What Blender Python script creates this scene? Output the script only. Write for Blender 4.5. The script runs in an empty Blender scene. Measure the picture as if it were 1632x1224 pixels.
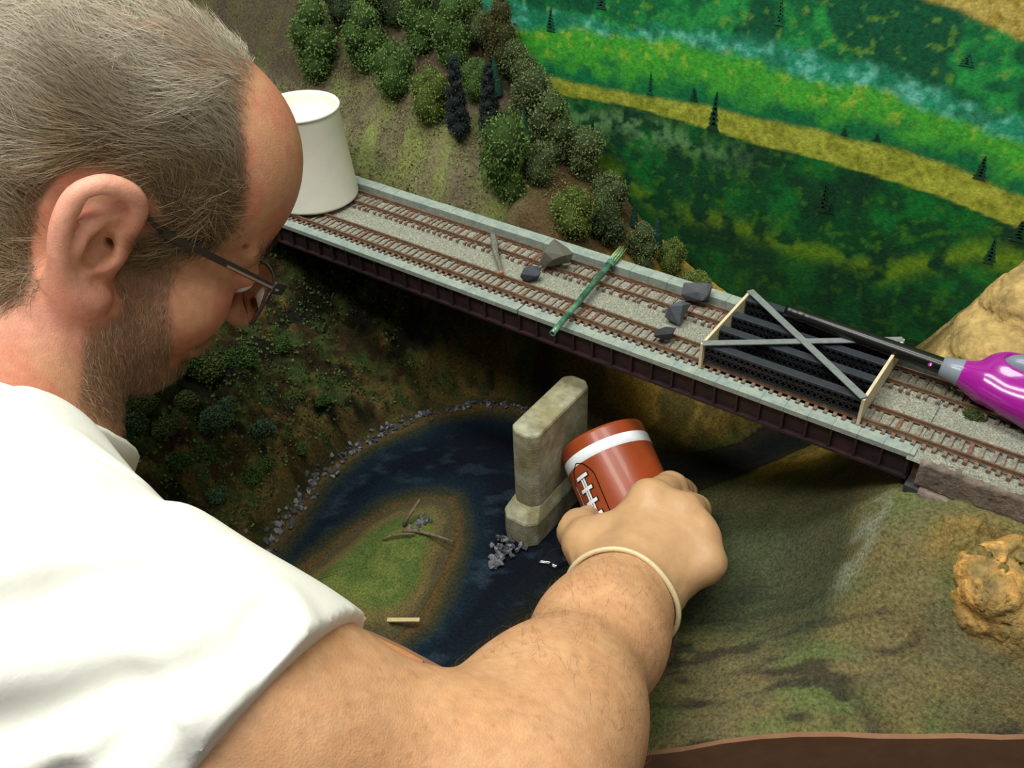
import bpy, bmesh, math, random
import numpy as np
from mathutils import Vector, Matrix, noise as mn

# ------------------------------------------------------------------ camera, light, exposure
SC = bpy.context.scene
COL = SC.collection
cam = bpy.data.cameras.new('camera'); cam.sensor_width = 36.0; cam.lens = 36.0*1540/1632
cam.clip_start = .01; cam.clip_end = 50
camo = bpy.data.objects.new('camera', cam); COL.objects.link(camo)
_R, _U, _F = Vector((0.8161,0.5770,-0.0335)), Vector((-0.3354,0.5200,0.7856)), Vector((-0.4707,0.6299,-0.6179))
camo.matrix_world = Matrix(((_R.x,_U.x,-_F.x,.0671),(_R.y,_U.y,-_F.y,-.5176),(_R.z,_U.z,-_F.z,.4316),(0,0,0,1)))
SC.camera = camo
W = bpy.data.worlds.new('room'); SC.world = W; W.use_nodes = True
W.node_tree.nodes['Background'].inputs[0].default_value = (.86,.93,1,1)
W.node_tree.nodes['Background'].inputs[1].default_value = .07
def area(name, loc, aim, sx, sy, power, col):
    L = bpy.data.lights.new(name, 'AREA'); L.shape='RECTANGLE'; L.size=sx; L.size_y=sy; L.energy=power; L.color=col
    o = bpy.data.objects.new(name, L); COL.objects.link(o); o.location = loc
    o.rotation_euler = (Vector(aim)-Vector(loc)).to_track_quat('-Z','Y').to_euler(); return o
area('ceiling_tube_front', (-.45,-.75,1.5), (-.35,-.2,0), 1.3, .3, 22, (1,.97,.90))
area('ceiling_tube_side', (.75,-.25,1.5), (0,0,0), .3, 1.3, 6, (1,.96,.88))
area('ceiling_tube_over', (-.4,-.05,1.6), (-.4,-.05,0), 1.3, .3, 17, (.95,1,.95))
SC.view_settings.view_transform = 'Standard'; SC.view_settings.look = 'None'
SC.view_settings.exposure = 0.2; SC.view_settings.gamma = 1.0; SC.view_settings.use_curve_mapping = False

rng = np.random.default_rng(7); random.seed(7)
V3 = lambda p: np.array(p, float)

# ------------------------------------------------------------------ helpers
def lin(c):
    return tuple((x/255/12.92 if x/255 <= .04045 else ((x/255+.055)/1.055)**2.4) for x in c)
MATS = {}
def mat(name, col=(128,128,128), rough=.75, var=.25, scale=300., bump=.0, bscale=600., coat=0., attr=False, sss=0., metal=0., spec=.4, alpha=None, trans=0., hue2=None):
    if name in MATS: return MATS[name]
    m = bpy.data.materials.new(name); m.use_nodes = True; MATS[name] = m
    nt = m.node_tree; N = nt.nodes; L = nt.links; b = N['Principled BSDF']
    b.inputs['Roughness'].default_value = rough; b.inputs['Metallic'].default_value = metal
    b.inputs['Specular IOR Level'].default_value = spec
    if coat: b.inputs['Coat Weight'].default_value = coat; b.inputs['Coat Roughness'].default_value = .08
    tc = N.new('ShaderNodeTexCoord')
    nz = N.new('ShaderNodeTexNoise'); nz.inputs['Scale'].default_value = scale; nz.inputs['Detail'].default_value = 6; nz.inputs['Roughness'].default_value = .65
    L.new(tc.outputs['Object'], nz.inputs['Vector'])
    mx = N.new('ShaderNodeMix'); mx.data_type = 'RGBA'; mx.blend_type = 'MULTIPLY'; mx.inputs[0].default_value = 1
    rp = N.new('ShaderNodeValToRGB'); rp.color_ramp.elements[0].position = .3; rp.color_ramp.elements[1].position = .7
    lo, hi = max(0,1-var*1.6), 1+var*.8
    rp.color_ramp.elements[0].color = (lo,lo,lo,1); rp.color_ramp.elements[1].color = (hi,hi,hi,1)
    L.new(nz.outputs['Fac'], rp.inputs['Fac'])
    if attr:
        at = N.new('ShaderNodeAttribute'); at.attribute_name = 'Col'; src = at.outputs['Color']
    elif hue2:
        m2 = N.new('ShaderNodeMix'); m2.data_type = 'RGBA'
        n2 = N.new('ShaderNodeTexNoise'); n2.inputs['Scale'].default_value = scale*.35; n2.inputs['Detail'].default_value = 4
        L.new(tc.outputs['Object'], n2.inputs['Vector'])
        r2 = N.new('ShaderNodeValToRGB'); r2.color_ramp.elements[0].position=.4; r2.color_ramp.elements[1].position=.62
        L.new(n2.outputs['Fac'], r2.inputs['Fac']); L.new(r2.outputs['Color'], m2.inputs[0])
        m2.inputs[6].default_value = (*lin(col),1); m2.inputs[7].default_value = (*lin(hue2),1); src = m2.outputs[2]
    else:
        rg = N.new('ShaderNodeRGB'); rg.outputs[0].default_value = (*lin(col),1); src = rg.outputs[0]
    L.new(src, mx.inputs[6]); L.new(rp.outputs['Color'], mx.inputs[7]); L.new(mx.outputs[2], b.inputs['Base Color'])
    if bump:
        nb = N.new('ShaderNodeTexNoise'); nb.inputs['Scale'].default_value = bscale; nb.inputs['Detail'].default_value = 5
        L.new(tc.outputs['Object'], nb.inputs['Vector'])
        bp = N.new('ShaderNodeBump'); bp.inputs['Strength'].default_value = bump; bp.inputs['Distance'].default_value = .001
        L.new(nb.outputs['Fac'], bp.inputs['Height']); L.new(bp.outputs['Normal'], b.inputs['Normal'])
    if sss:
        b.inputs['Subsurface Weight'].default_value = sss; b.inputs['Subsurface Radius'].default_value = (.006,.0025,.0015); b.inputs['Subsurface Scale'].default_value = 1
    if trans: b.inputs['Transmission Weight'].default_value = trans
    return m

class MB:
    def __init__(s): s.v=[]; s.f=[]; s.c=[]
    def add(s, v, f):
        o=len(s.v); s.v += [tuple(map(float,x)) for x in v]; s.f += [tuple(int(i)+o for i in q) for q in f]; return s
    def box(s, lo, hi, M=None):
        x0,y0,z0=lo; x1,y1,z1=hi
        v=[(x0,y0,z0),(x1,y0,z0),(x1,y1,z0),(x0,y1,z0),(x0,y0,z1),(x1,y0,z1),(x1,y1,z1),(x0,y1,z1)]
        if M is not None: v=[M@Vector(p) for p in v]
        return s.add(v,[(0,3,2,1),(4,5,6,7),(0,1,5,4),(1,2,6,5),(2,3,7,6),(3,0,4,7)])
    def bar(s, a, b, w, h, up=(0,0,1)):                     # rectangular bar from a to b, width w, height h
        a=Vector(a); b=Vector(b); d=(b-a); L=d.length; d.normalize(); u=Vector(up); r=d.cross(u).normalized(); u=r.cross(d).normalized()
        M=Matrix(((d.x,r.x,u.x,a.x),(d.y,r.y,u.y,a.y),(d.z,r.z,u.z,a.z),(0,0,0,1)))
        return s.box((0,-w/2,-h/2),(L,w/2,h/2),M)
    def tube(s, path, rad, n=10, cap=True):
        P=[Vector(p) for p in path]; R=rad if hasattr(rad,'__len__') else [rad]*len(P)
        t0=(P[1]-P[0]).normalized(); ref=Vector((0,0,1)) if abs(t0.z)<.9 else Vector((1,0,0)); u=t0.cross(ref).normalized(); v=[];f=[]
        for i,p in enumerate(P):
            t=(P[min(i+1,len(P)-1)]-P[max(i-1,0)]).normalized(); u=(u-t*u.dot(t)).normalized(); w=t.cross(u)
            for k in range(n):
                a=2*math.pi*k/n; v.append(p+(u*math.cos(a)+w*math.sin(a))*R[i])
        m=len(P)
        for i in range(m-1):
            for k in range(n): f.append((i*n+k,i*n+(k+1)%n,(i+1)*n+(k+1)%n,(i+1)*n+k))
        if cap: f.append(tuple(range(n-1,-1,-1))); f.append(tuple((m-1)*n+k for k in range(n)))
        return s.add(v,f)
    def lathe(s, prof, n=48, o=(0,0,0), ax=(0,0,1), a0=0., a1=None, ref=None):
        o=Vector(o); ax=Vector(ax).normalized(); r=Vector(ref) if ref is not None else (Vector((1,0,0)) if abs(ax.x)<.9 else Vector((0,1,0)))
        u=(r-ax*r.dot(ax)).normalized(); w=ax.cross(u); v=[];f=[]; full=a1 is None
        m=n if full else n+1
        for r_,z_ in prof:
            for k in range(m):
                a=2*math.pi*k/n if full else a0+(a1-a0)*k/n
                v.append(o+ax*z_+(u*math.cos(a)+w*math.sin(a))*r_)
        for i in range(len(prof)-1):
            for k in range(n):
                k2=(k+1)%m
                f.append((i*m+k,i*m+k2,(i+1)*m+k2,(i+1)*m+k))
        return s.add(v,f)
    def build(s, name, m, parent=None, smooth=False, bevel=0., kind=None):
        me=bpy.data.meshes.new(name); me.from_pydata(s.v,[],s.f); me.update()
        return link(name, me, m, parent, smooth, bevel, kind)
def link(name, me, m, parent=None, smooth=False, bevel=0., kind=None):
    o=bpy.data.objects.new(name, me); COL.objects.link(o)
    if m is not None and len(me.materials)==0: me.materials.append(m)
    if smooth: me.polygons.foreach_set('use_smooth',[True]*len(me.polygons))
    if bevel:
        md=o.modifiers.new('bevel','BEVEL'); md.width=bevel; md.segments=2; md.limit_method='ANGLE'
    if parent is not None:
        o.parent=parent; o.matrix_parent_inverse=parent.matrix_world.inverted()
    if kind: o['kind']=kind
    return o
def tag(o, label, cat, group=None, kind=None):
    o['label']=label; o['category']=cat
    if group: o['group']=group
    if kind: o['kind']=kind
    return o
def thing(name, label, cat, loc, group=None):
    o=bpy.data.objects.new(name,None); COL.objects.link(o); o.location=loc; o.empty_display_size=.01
    bpy.context.view_layer.update(); return tag(o,label,cat,group)
def npmesh(name, v, f, cols=None):
    v=np.asarray(v,np.float32); f=np.asarray(f,np.int32); k=f.shape[1]
    me=bpy.data.meshes.new(name); me.vertices.add(len(v)); me.vertices.foreach_set('co',v.ravel())
    me.loops.add(f.size); me.loops.foreach_set('vertex_index',f.ravel())
    me.polygons.add(len(f)); me.polygons.foreach_set('loop_start',np.arange(0,f.size,k,dtype=np.int32))
    me.update(calc_edges=True); me.validate()
    if cols is not None: setcol(me,cols)
    return me
def setcol(me, cols):
    a=me.color_attributes.new('Col','FLOAT_COLOR','POINT'); c=np.ones((len(cols),4),np.float32); c[:,:3]=cols; a.data.foreach_set('color',c.ravel())
def L3(c): return np.array(lin(c))
# ---- vector noise
def _hash(i,j,k,s):
    n=(i*374761393+j*668265263+k*2147483647+s*144664)&0xffffffff; n=((n^(n>>13))*1274126177)&0xffffffff; n=((n^(n>>16))*2246822519)&0xffffffff
    return ((n^(n>>15))&0xffffff)/float(0xffffff)
def vnoise(P,s=0):
    P=np.asarray(P,float); I=np.floor(P).astype(np.int64); F=P-I; F=F*F*(3-2*F); out=0
    for a in (0,1):
        for b in (0,1):
            for c in (0,1):
                w=(F[:,0] if a else 1-F[:,0])*(F[:,1] if b else 1-F[:,1])*(F[:,2] if c else 1-F[:,2])
                out=out+w*_hash(I[:,0]+a,I[:,1]+b,I[:,2]+c,s)
    return out
def fbm(P,sc,oc=4,s=0):
    P=np.asarray(P,float)
    if P.shape[1]==2: P=np.c_[P,np.zeros(len(P))]
    o=0;a=.5;t=0
    for k in range(oc): o=o+a*vnoise(P*sc*(2**k)+17.3*k,s+k); t+=a; a*=.5
    return o/t
RZ = -0.165                                             # level of the river bed
RIVER = np.array([(-.405,-.26),(-.4223,-.225),(-.441,-.157),(-.454,-.105),(-.448,-.044),(-.428,.007),(-.396,.0445),(-.363,.06),
 (-.32,.074),(-.28,.074),(-.247,.072),(-.191,.092),(-.160,.13),(-.15,.17),(-.14,.26),(-.09,.26),(-.104,.154),(-.127,.124),(-.164,.057),
 (-.186,-.02),(-.192,-.08),(-.205,-.15),(-.23,-.26)])
ISLAND = np.array([(-.3886,-.25),(-.386,-.21),(-.386,-.165),(-.382,-.13),(-.372,-.098),(-.355,-.078),(-.339,-.072),(-.322,-.085),(-.305,-.1104),(-.291,-.148),
 (-.282,-.185),(-.285,-.22),(-.292,-.25)])
CTRL = np.array([
 # left gorge bank
 (-.47,-.25,-.14),(-.4766,-.1276,-.125),(-.507,-.041,-.12),(-.46,.03,-.13),(-.43,.06,-.14),(-.555,-.133,-.08),(-.597,-.018,-.075),(-.545,-.19,-.10),
 (-.54,-.24,-.10),(-.62,-.2,-.05),(-.63,-.1,-.045),(-.66,0,-.03),(-.7,-.2,-.01),(-.72,-.1,-.01),(-.8,-.1,.0),(-.8,-.25,.0),(-.9,0,0),
 # under and behind the left end of the bridge
 (-.6,.05,-.06),(-.54,.03,-.1),(-.54,.085,-.05),(-.48,.085,-.075),(-.42,.1,-.09),(-.38,.085,-.13),(-.66,.05,-.03),(-.75,.05,-.03),(-.9,.08,-.01),
 # wooded hill
 (-.75,.105,.002),(-.75,.24,.125),(-.9,.105,.0),(-.9,.24,.12),(-.65,.104,.0),(-.65,.18,.075),(-.6,.24,.135),(-.58,.103,.0),(-.536,.24,.13),(-.5,.104,-.004),
 (-.46,.24,.075),(-.45,.106,-.006),(-.46,.147,.044),(-.4,.108,-.012),(-.39,.14,.014),(-.35,.24,-.02),(-.35,.112,-.03),(-.33,.15,-.03),(-.28,.24,-.07),(-.28,.115,-.075),
 # far bank beyond the river
 (-.30,.09,-.145),(-.25,.11,-.14),(-.25,.15,-.115),(-.2,.2,-.115),(-.2,.14,-.135),(-.17,.18,-.13),(-.2,.24,-.10),(-.15,.24,-.13),
 # right bank and the ridge below the bridge end
 (-.09,.08,-.125),(-.10,0,-.135),(-.12,-.07,-.145),(-.15,-.15,-.155),(-.05,.05,-.085),(-.06,.13,-.10),(-.06,.24,-.09),(-.02,.24,-.02),(-.012,.14,-.01),(-.03,.09,-.055),
 (-.036,-.03,-.098),(-.05,-.08,-.118),(-.075,-.135,-.135),(-.10,-.19,-.145),(-.016,-.047,-.072),(-.004,-.008,-.030),(.0,-.035,-.040),(.012,-.012,-.026),
 (-.004,-.085,-.085),(.0,-.12,-.092),(-.03,-.13,-.108),(-.03,-.178,-.118),(.03,-.135,-.098),(.05,-.045,-.032),(.05,-.075,-.062),(.07,-.012,-.020),(.098,-.068,-.05),(.10,-.03,-.025),
 (.114,-.097,-.09),(.2,-.05,-.06),(.2,-.015,-.03),(.3,-.02,-.03),(.07,-.11,-.09),
 # behind the tracks on the right
 (.0,.125,.0),(.1,.115,.02),(.016,.156,.055),(.05,.15,.07),(.1,.16,.09),(.007,.24,.03),(.05,.24,.12),(.2,.13,.06),(.2,.24,.15),(.3,.12,.05),(.3,.24,.15),
 (.02,.06,-.012),(.1,.06,-.012),(.3,.06,-.012),(.2,.02,-.012),
])
def _tps(n=None):
    P=CTRL[:,:2]; z=CTRL[:,2]; N=len(P)
    def U(r2): return np.where(r2>0, r2*np.log(np.maximum(r2,1e-12)), 0)
    d2=((P[:,None]-P[None])**2).sum(-1)
    A=np.zeros((N+3,N+3)); A[:N,:N]=U(d2)+np.eye(N)*2e-4; A[:N,N]=1; A[:N,N+1:]=P; A[N,:N]=1; A[N+1:,:N]=P.T
    w=np.linalg.solve(A, np.r_[z,0,0,0])
    def h(Q):
        out=np.zeros(len(Q))
        for s in range(0,len(Q),20000):
            q=Q[s:s+20000]; k=U(((q[:,None]-P[None])**2).sum(-1))
            out[s:s+20000]=k@w[:N]+w[N]+q@w[N+1:]
        return out
    return h
TPS=_tps()
def sd_poly(Q,poly):                                     # signed distance to a closed outline, negative inside
    d=np.full(len(Q),1e9); inside=np.zeros(len(Q),bool); n=len(poly)
    for i in range(n):
        a=poly[i]; b=poly[(i+1)%n]; e=b-a; w=Q-a
        t=np.clip((w@e)/(e@e),0,1); d=np.minimum(d,((w-t[:,None]*e)**2).sum(1))
        c=((a[1]>Q[:,1])!=(b[1]>Q[:,1])); 
        xs=(b[0]-a[0])*(Q[:,1]-a[1])/np.where(b[1]==a[1],1e-12,b[1]-a[1])+a[0]
        inside^=c&(Q[:,0]<xs)
    return np.sqrt(d)*np.where(inside,-1,1)
def sstep(a,b,x):
    t=np.clip((x-a)/(b-a),0,1); return t*t*(3-2*t)
def height(Q):
    Q=np.atleast_2d(np.asarray(Q,float)); h=TPS(Q)
    ds=sd_poly(Q,RIVER); k=sstep(0,.022,ds)
    h=np.where(ds<0, RZ-.002*sstep(0,.03,-ds), (RZ+.001)*(1-k)+np.maximum(h,RZ+.001)*k)
    # keep clear of the bridge deck and the track bed
    x,y=Q[:,0],Q[:,1]
    under=sstep(-.012,.004,y)*(1-sstep(.097,.104,y))
    cap=np.where(x<.004,-.03,-.012)
    h=np.where(under>.5,np.minimum(h,cap),h)
    return h

# ---- surface from a distance field (surface nets)
def surface(fn, lo, hi, h, bs=24, margin=1.6):
    lo=np.array(lo,float); n=np.ceil((np.array(hi)-lo)/h).astype(int); n=((n+bs-1)//bs)*bs
    D=np.ones(n+1,np.float32); half=h*bs*.5*math.sqrt(3)
    gx,gy,gz=np.meshgrid(np.arange(bs+1),np.arange(bs+1),np.arange(bs+1),indexing='ij'); G=np.c_[gx.ravel(),gy.ravel(),gz.ravel()]*h
    nb=n//bs; B=np.array([(i,j,k) for i in range(nb[0]) for j in range(nb[1]) for k in range(nb[2])])
    cen=lo+(B+.5)*bs*h
    dc=fn(cen,None)
    for b,c,d in zip(B,cen,dc):
        i,j,k=b*bs
        if abs(d)<half*margin:
            D[i:i+bs+1,j:j+bs+1,k:k+bs+1]=fn(lo+b*bs*h+G,(c,half)).reshape(bs+1,bs+1,bs+1)
        elif d<0: 
            D[i:i+bs+1,j:j+bs+1,k:k+bs+1]=-1
    S=(D<0)
    cnt=np.zeros(n,np.int8)
    sl=lambda a:slice(a,None) if a else slice(0,-1)
    for a in (0,1):
        for b in (0,1):
            for c in (0,1): cnt+=S[sl(a),sl(b),sl(c)]
    act=np.argwhere((cnt>0)&(cnt<8)); idx=-np.ones(n,np.int32); idx[act[:,0],act[:,1],act[:,2]]=np.arange(len(act))
    cor=[(a,b,c) for a in (0,1) for b in (0,1) for c in (0,1)]
    val={q:D[act[:,0]+q[0],act[:,1]+q[1],act[:,2]+q[2]].astype(float) for q in cor}
    acc=np.zeros((len(act),3)); num=np.zeros(len(act))
    for q in cor:
        for ax in range(3):
            if q[ax]==0:
                r=list(q); r[ax]=1; r=tuple(r); x,y=val[q],val[r]; m=(x<0)!=(y<0); t=np.where(m,x/np.where(m,x-y,1),0)
                p=np.array(q,float)[None].repeat(len(act),0); p[:,ax]+=t; acc+=p*m[:,None]; num+=m
    verts=lo+(act+acc/num[:,None])*h
    faces=[]
    for ax in range(3):
        s0=[slice(1,-1)]*3; s1=[slice(1,-1)]*3; s0[ax]=slice(0,-1); s1[ax]=slice(1,None)
        a=S[tuple(s0)]; b=S[tuple(s1)]; E=np.argwhere(a!=b)
        off=np.ones(3,int); off[ax]=0; E=E+off; o1,o2=[(1,2),(2,0),(0,1)][ax]
        def cell(d1,d2):
            q=E.copy(); q[:,o1]-=d1; q[:,o2]-=d2; return idx[q[:,0],q[:,1],q[:,2]]
        Q=np.c_[cell(1,1),cell(0,1),cell(0,0),cell(1,0)]; fl=S[E[:,0],E[:,1],E[:,2]]
        Q=np.where(fl[:,None],Q,Q[:,::-1]); faces.append(Q[(Q>=0).all(1)])
    return verts,np.vstack(faces)
class Field:
    def __init__(s): s.p=[]
    def cone(s,a,b,ra,rb,k=.01,sub=False):
        a=V3(a);b=V3(b); s.p.append(('c',(a,b-a,float((b-a)@(b-a))+1e-12,ra,rb),(a+b)/2,np.linalg.norm(b-a)/2+max(ra,rb),k,sub)); return s
    def chain(s,pts,rs,k=.01):
        for i in range(len(pts)-1): s.cone(pts[i],pts[i+1],rs[i],rs[i+1],k)
        return s
    def ell(s,c,r,M=None,k=.01,sub=False):
        c=V3(c); r=V3(r); M=np.eye(3) if M is None else np.array(M); s.p.append(('e',(c,r,M),c,r.max(),k,sub)); return s
    def one(s,p,P):
        if p[0]=='c':
            a,ab,l2,ra,rb=p[1]; q=P-a; t=np.clip(q@ab/l2,0,1); return np.sqrt(((q-t[:,None]*ab)**2).sum(1))-(ra+(rb-ra)*t)
        c,r,M=p[1]; q=(P-c)@M.T; k0=np.sqrt(((q/r)**2).sum(1)); k1=np.sqrt(((q/(r*r))**2).sum(1)); return k0*(k0-1)/np.maximum(k1,1e-9)
    def __call__(s,P,blk=None):
        d=np.full(len(P),1.)
        for p in s.p:
            if blk is not None and np.linalg.norm(p[2]-blk[0])-p[3]-blk[1]>.035: continue
            e=s.one(p,P); k=p[4]
            if p[5]: e=-e; h=np.clip(.5-.5*(d-e)/k,0,1); d=d*(1-h)+e*h+k*h*(1-h)      # smooth difference
            else: h=np.clip(.5+.5*(e-d)/k,0,1); d=d*h+e*(1-h)-k*h*(1-h)                  # smooth union
        return d

# ------------------------------------------------------------------ the setting: floor, fascia, terrain, painted backdrop
def struct(o): o['kind']='structure'; return o
struct(MB().box((-2.6,-2.4,-1.24),(1.6,1.2,-1.22)).build('floor', mat('floor_vinyl',(120,108,92),.6,.1,8)))
FX=np.array([-1.3,-.6,-.395,-.275,-.18,-.088,-.032,.05,.115,.3]); FY=np.array([-.32,-.264,-.231,-.212,-.210,-.212,-.178,-.132,-.096,-.02])
front=lambda x: np.interp(x,FX,FY)
def smooth_front(x):
    return (front(x-.02)+front(x+.02)+2*front(x))/4
nx,ny=700,250
xs=np.linspace(-1.25,.3,nx); vv=np.linspace(0,1,ny)
X=np.repeat(xs,ny); Vv=np.tile(vv,nx); Y=smooth_front(X)+(.243-smooth_front(X))*Vv
Q=np.c_[X,Y]; Z=height(Q)
ds=sd_poly(Q,RIVER); di=sd_poly(Q,ISLAND)
land=sstep(0,.02,ds)
slope_zone=land*sstep(-.40,-.46,X)*sstep(.13,.08,Y)                 # leafy left bank
hill_zone=sstep(.098,.11,Y)*sstep(-.2,-.3,X)                          # wooded hill
right_zone=sstep(-.2,-.15,X)*land*sstep(.11,.0,Y)
def ell2(c,r): return np.clip(1-np.sqrt(((X-c[0])/r[0])**2+((Y-c[1])/r[1])**2),0,1)
gold=sstep(0,.45,np.maximum(ell2((.085,-.050),(.040,.030)),.55*ell2((.06,-.03),(.05,.03))))
tan=sstep(.112,.125,Y)*sstep(-.06,-.02,X)
# relief of the plaster shell
n1=fbm(Q,60,4,1)-.5; n2=fbm(Q,220,3,5)-.5; n3=fbm(Q,25,3,9)-.5
fol=np.abs(fbm(Q,55,4,21)-.5)
cl=fbm(Q,300,3,31)
Z=Z+land*(n1*.006+n2*.0015)+slope_zone*(np.clip(fbm(Q,45,3,41)-.45,0,1)*.05+(cl-.5)*.009+(fbm(Q,120,3,43)-.5)*.010)
Z=Z+hill_zone*((cl-.5)*.003+n3*.006)
ridge=np.abs(fbm(Q,70,4,51)-.5)*2
Z=Z+gold*(.010-ridge*.030+ (fbm(Q,140,3,53)-.5)*.006)+tan*((fbm(Q,90,4,55)-.5)*.008)
yb=(Y>-.004)&(Y<.104); Z=np.where(yb&(X>0.002),np.minimum(Z,-.008),Z); Z=np.where(yb&(X<=.002),np.minimum(Z,-.026),Z)
Z=np.where(di<.012,np.minimum(Z,RZ),Z)
# colours of the painted plaster and scatter
def mix(a,b,t): return a*(1-t[:,None])+b*t[:,None]
one=np.ones((len(X),3))
C=one*L3((70,66,36))
C=mix(C,one*L3((52,62,30)),sstep(.4,.6,fbm(Q,18,3,61)))
C=mix(C,one*L3((40,34,22)),sstep(.48,.62,fbm(Q,35,4,63))*.8)
# left bank: dark soil and green scatter
lb=one*L3((50,40,22)); lb=mix(lb,one*L3((58,72,34)),sstep(.42,.62,fbm(Q,90,5,65))); lb=mix(lb,one*L3((96,76,40)),sstep(.60,.74,fbm(Q,80,4,67))*.8); lb=mix(lb,one*L3((26,26,18)),sstep(.56,.66,fbm(Q,40,4,69)))
C=mix(C,lb,slope_zone)
edge=land*(1-sstep(.02,.06,ds))*sstep(-.34,-.40,X)
C=mix(C,one*L3((98,82,44)),edge*sstep(.35,.6,fbm(Q,110,4,71))*.8)
# wooded hill: olive grass with bare brown earth
hb=one*L3((114,110,78)); hb=mix(hb,one*L3((120,130,72)),sstep(.38,.66,fbm(Q,60,5,73))*.8); hb=mix(hb,one*L3((98,86,72)),sstep(.46,.66,fbm(Q,40,5,75))*.8); 
C=mix(C,hb,hill_zone)
C=mix(C,one*L3((62,48,42)),hill_zone*sstep(.150,.185,Y)*.75)
C=mix(C,one*L3((80,62,34)),hill_zone*sstep(-.43,-.38,X)*.8)
# right bank: smooth cloth shell stained olive and brown
QS=np.c_[X*1.0+Y*.4,(Y-X*.35)*2.6]; rb=one*L3((102,96,66)); rb=mix(rb,one*L3((94,104,60)),sstep(.38,.62,fbm(Q,22,4,77))); rb=mix(rb,one*L3((114,102,66)),sstep(.48,.68,fbm(QS,26,5,79))*.8); rb=mix(rb,one*L3((56,52,44)),sstep(.52,.66,fbm(QS,34,6,81))*sstep(.45,.6,fbm(Q,14,2,80))*.85)
C=mix(C,rb,right_zone)
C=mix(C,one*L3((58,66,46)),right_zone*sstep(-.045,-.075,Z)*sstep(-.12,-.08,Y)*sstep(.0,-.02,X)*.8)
far=land*sstep(.07,.1,Y)*sstep(-.34,-.3,X)*sstep(-.02,-.06,X)
C=mix(C,mix(one*L3((150,122,54)),one*L3((96,82,40)),sstep(.4,.6,fbm(Q,40,4,83))),far)
plast=ell2((-.010,-.03),(.012,.045)); C=mix(C,one*L3((128,130,108)),sstep(.0,.7,plast)*sstep(.3,.55,fbm(Q,80,3,82)))
gcol=mix(one*L3((158,122,66)),one*L3((134,108,60)),sstep(.35,.6,fbm(Q,90,4,85))); gcol=mix(gcol,one*L3((120,110,60)),sstep(.5,.64,fbm(Q,60,3,87))*.8)
C=mix(C,gcol,sstep(.0,.8,gold)*.55)
tc=mix(one*L3((168,142,86)),one*L3((196,164,98)),sstep(.4,.6,fbm(Q,60,4,89))); tc=mix(tc,one*L3((128,116,80)),sstep(.54,.66,fbm(Q,45,4,91)))
C=mix(C,tc,tan)
# painted river bed: navy channel, green and brown shallows
dw=np.minimum(-ds,di); wob=(fbm(Q,30,3,93)-.5)*.016
bed=one*L3((84,68,40)); bed=mix(bed,one*L3((50,52,36)),sstep(.003,.012,dw+wob)); bed=mix(bed,one*L3((16,32,44)),sstep(.010,.024,dw+wob)); bed=mix(bed,one*L3((9,16,27)),sstep(.018,.045,dw+wob)); bed=mix(bed,one*L3((12,14,14)),sstep(-.26,-.21,X)*.85)  # last mix: shade on the right reach put into the colour as near black
fl=sstep(.55,.78,fbm(np.c_[X*.8+Y*.5,Y*1.4-X],70,4,95))*sstep(.01,.03,dw)*sstep(.02,-.05,Y); bed=mix(bed,one*L3((60,78,94)),fl*.28)
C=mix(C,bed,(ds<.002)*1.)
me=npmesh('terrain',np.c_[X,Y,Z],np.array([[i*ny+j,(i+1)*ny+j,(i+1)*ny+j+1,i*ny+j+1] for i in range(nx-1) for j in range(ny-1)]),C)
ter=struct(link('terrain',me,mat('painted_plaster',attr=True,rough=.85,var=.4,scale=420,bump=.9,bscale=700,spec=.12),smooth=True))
HZ=Z.reshape(nx,ny)
def ground(x,y):
    i=(x-xs[0])/(xs[1]-xs[0]); i0=int(np.clip(i,0,nx-2)); f0=float(smooth_front(np.array([x]))[0]); v=(y-f0)/(.243-f0)*(ny-1); j0=int(np.clip(v,0,ny-2)); a=np.clip(i-i0,0,1); b=np.clip(v-j0,0,1)
    return float((HZ[i0,j0]*(1-a)+HZ[i0+1,j0]*a)*(1-b)+(HZ[i0,j0+1]*(1-a)+HZ[i0+1,j0+1]*a)*b)
# fascia board round the front edge of the layout
fm=MB(); fxs=[x for x in np.linspace(-1.25,.3,80)]
ft=[(x,float(smooth_front(np.array([x]))[0])) for x in fxs]
for i in range(len(ft)-1):
    (x0,y0),(x1,y1)=ft[i],ft[i+1]; z0=ground(x0,y0+.001)+.0035; z1=ground(x1,y1+.001)+.0035
    fm.add([(x0,y0,-.55),(x1,y1,-.55),(x1,y1,z1),(x0,y0,z0),(x0,y0-.004,-.55),(x1,y1-.004,-.55),(x1,y1-.004,z1),(x0,y0-.004,z0)],[(0,1,2,3),(5,4,7,6),(3,2,6,7),(0,4,5,1)])
struct(fm.build('trim_1', mat('hardboard',(132,96,70),.5,.12,60,spec=.3)))
tm=MB(); tx=[x for x in fxs if -.9<x<-.24]
for x0,x1 in zip(tx[:-1],tx[1:]):
    y0,y1=[float(smooth_front(np.array([x]))[0])-.0045 for x in (x0,x1)]; zt=RZ+.005
    tm.add([(x0,y0,zt-.06),(x1,y1,zt-.06),(x1,y1,zt),(x0,y0,zt),(x0,y0-.012,zt-.06),(x1,y1-.012,zt-.06),(x1,y1-.012,zt),(x0,y0-.012,zt)],[(3,2,6,7),(5,4,7,6),(0,4,5,1),(0,1,2,3)])
struct(tm.build('trim_2', mat('wood_edge',(176,122,72),.5,.2,90)))
struct(MB().bar((-0.1193,-0.1876,-0.1900),(-0.0543,-0.1850,-0.1900),.03,.018).build('trim_3', mat('pine',(216,150,88),.5,.15,70)))
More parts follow.
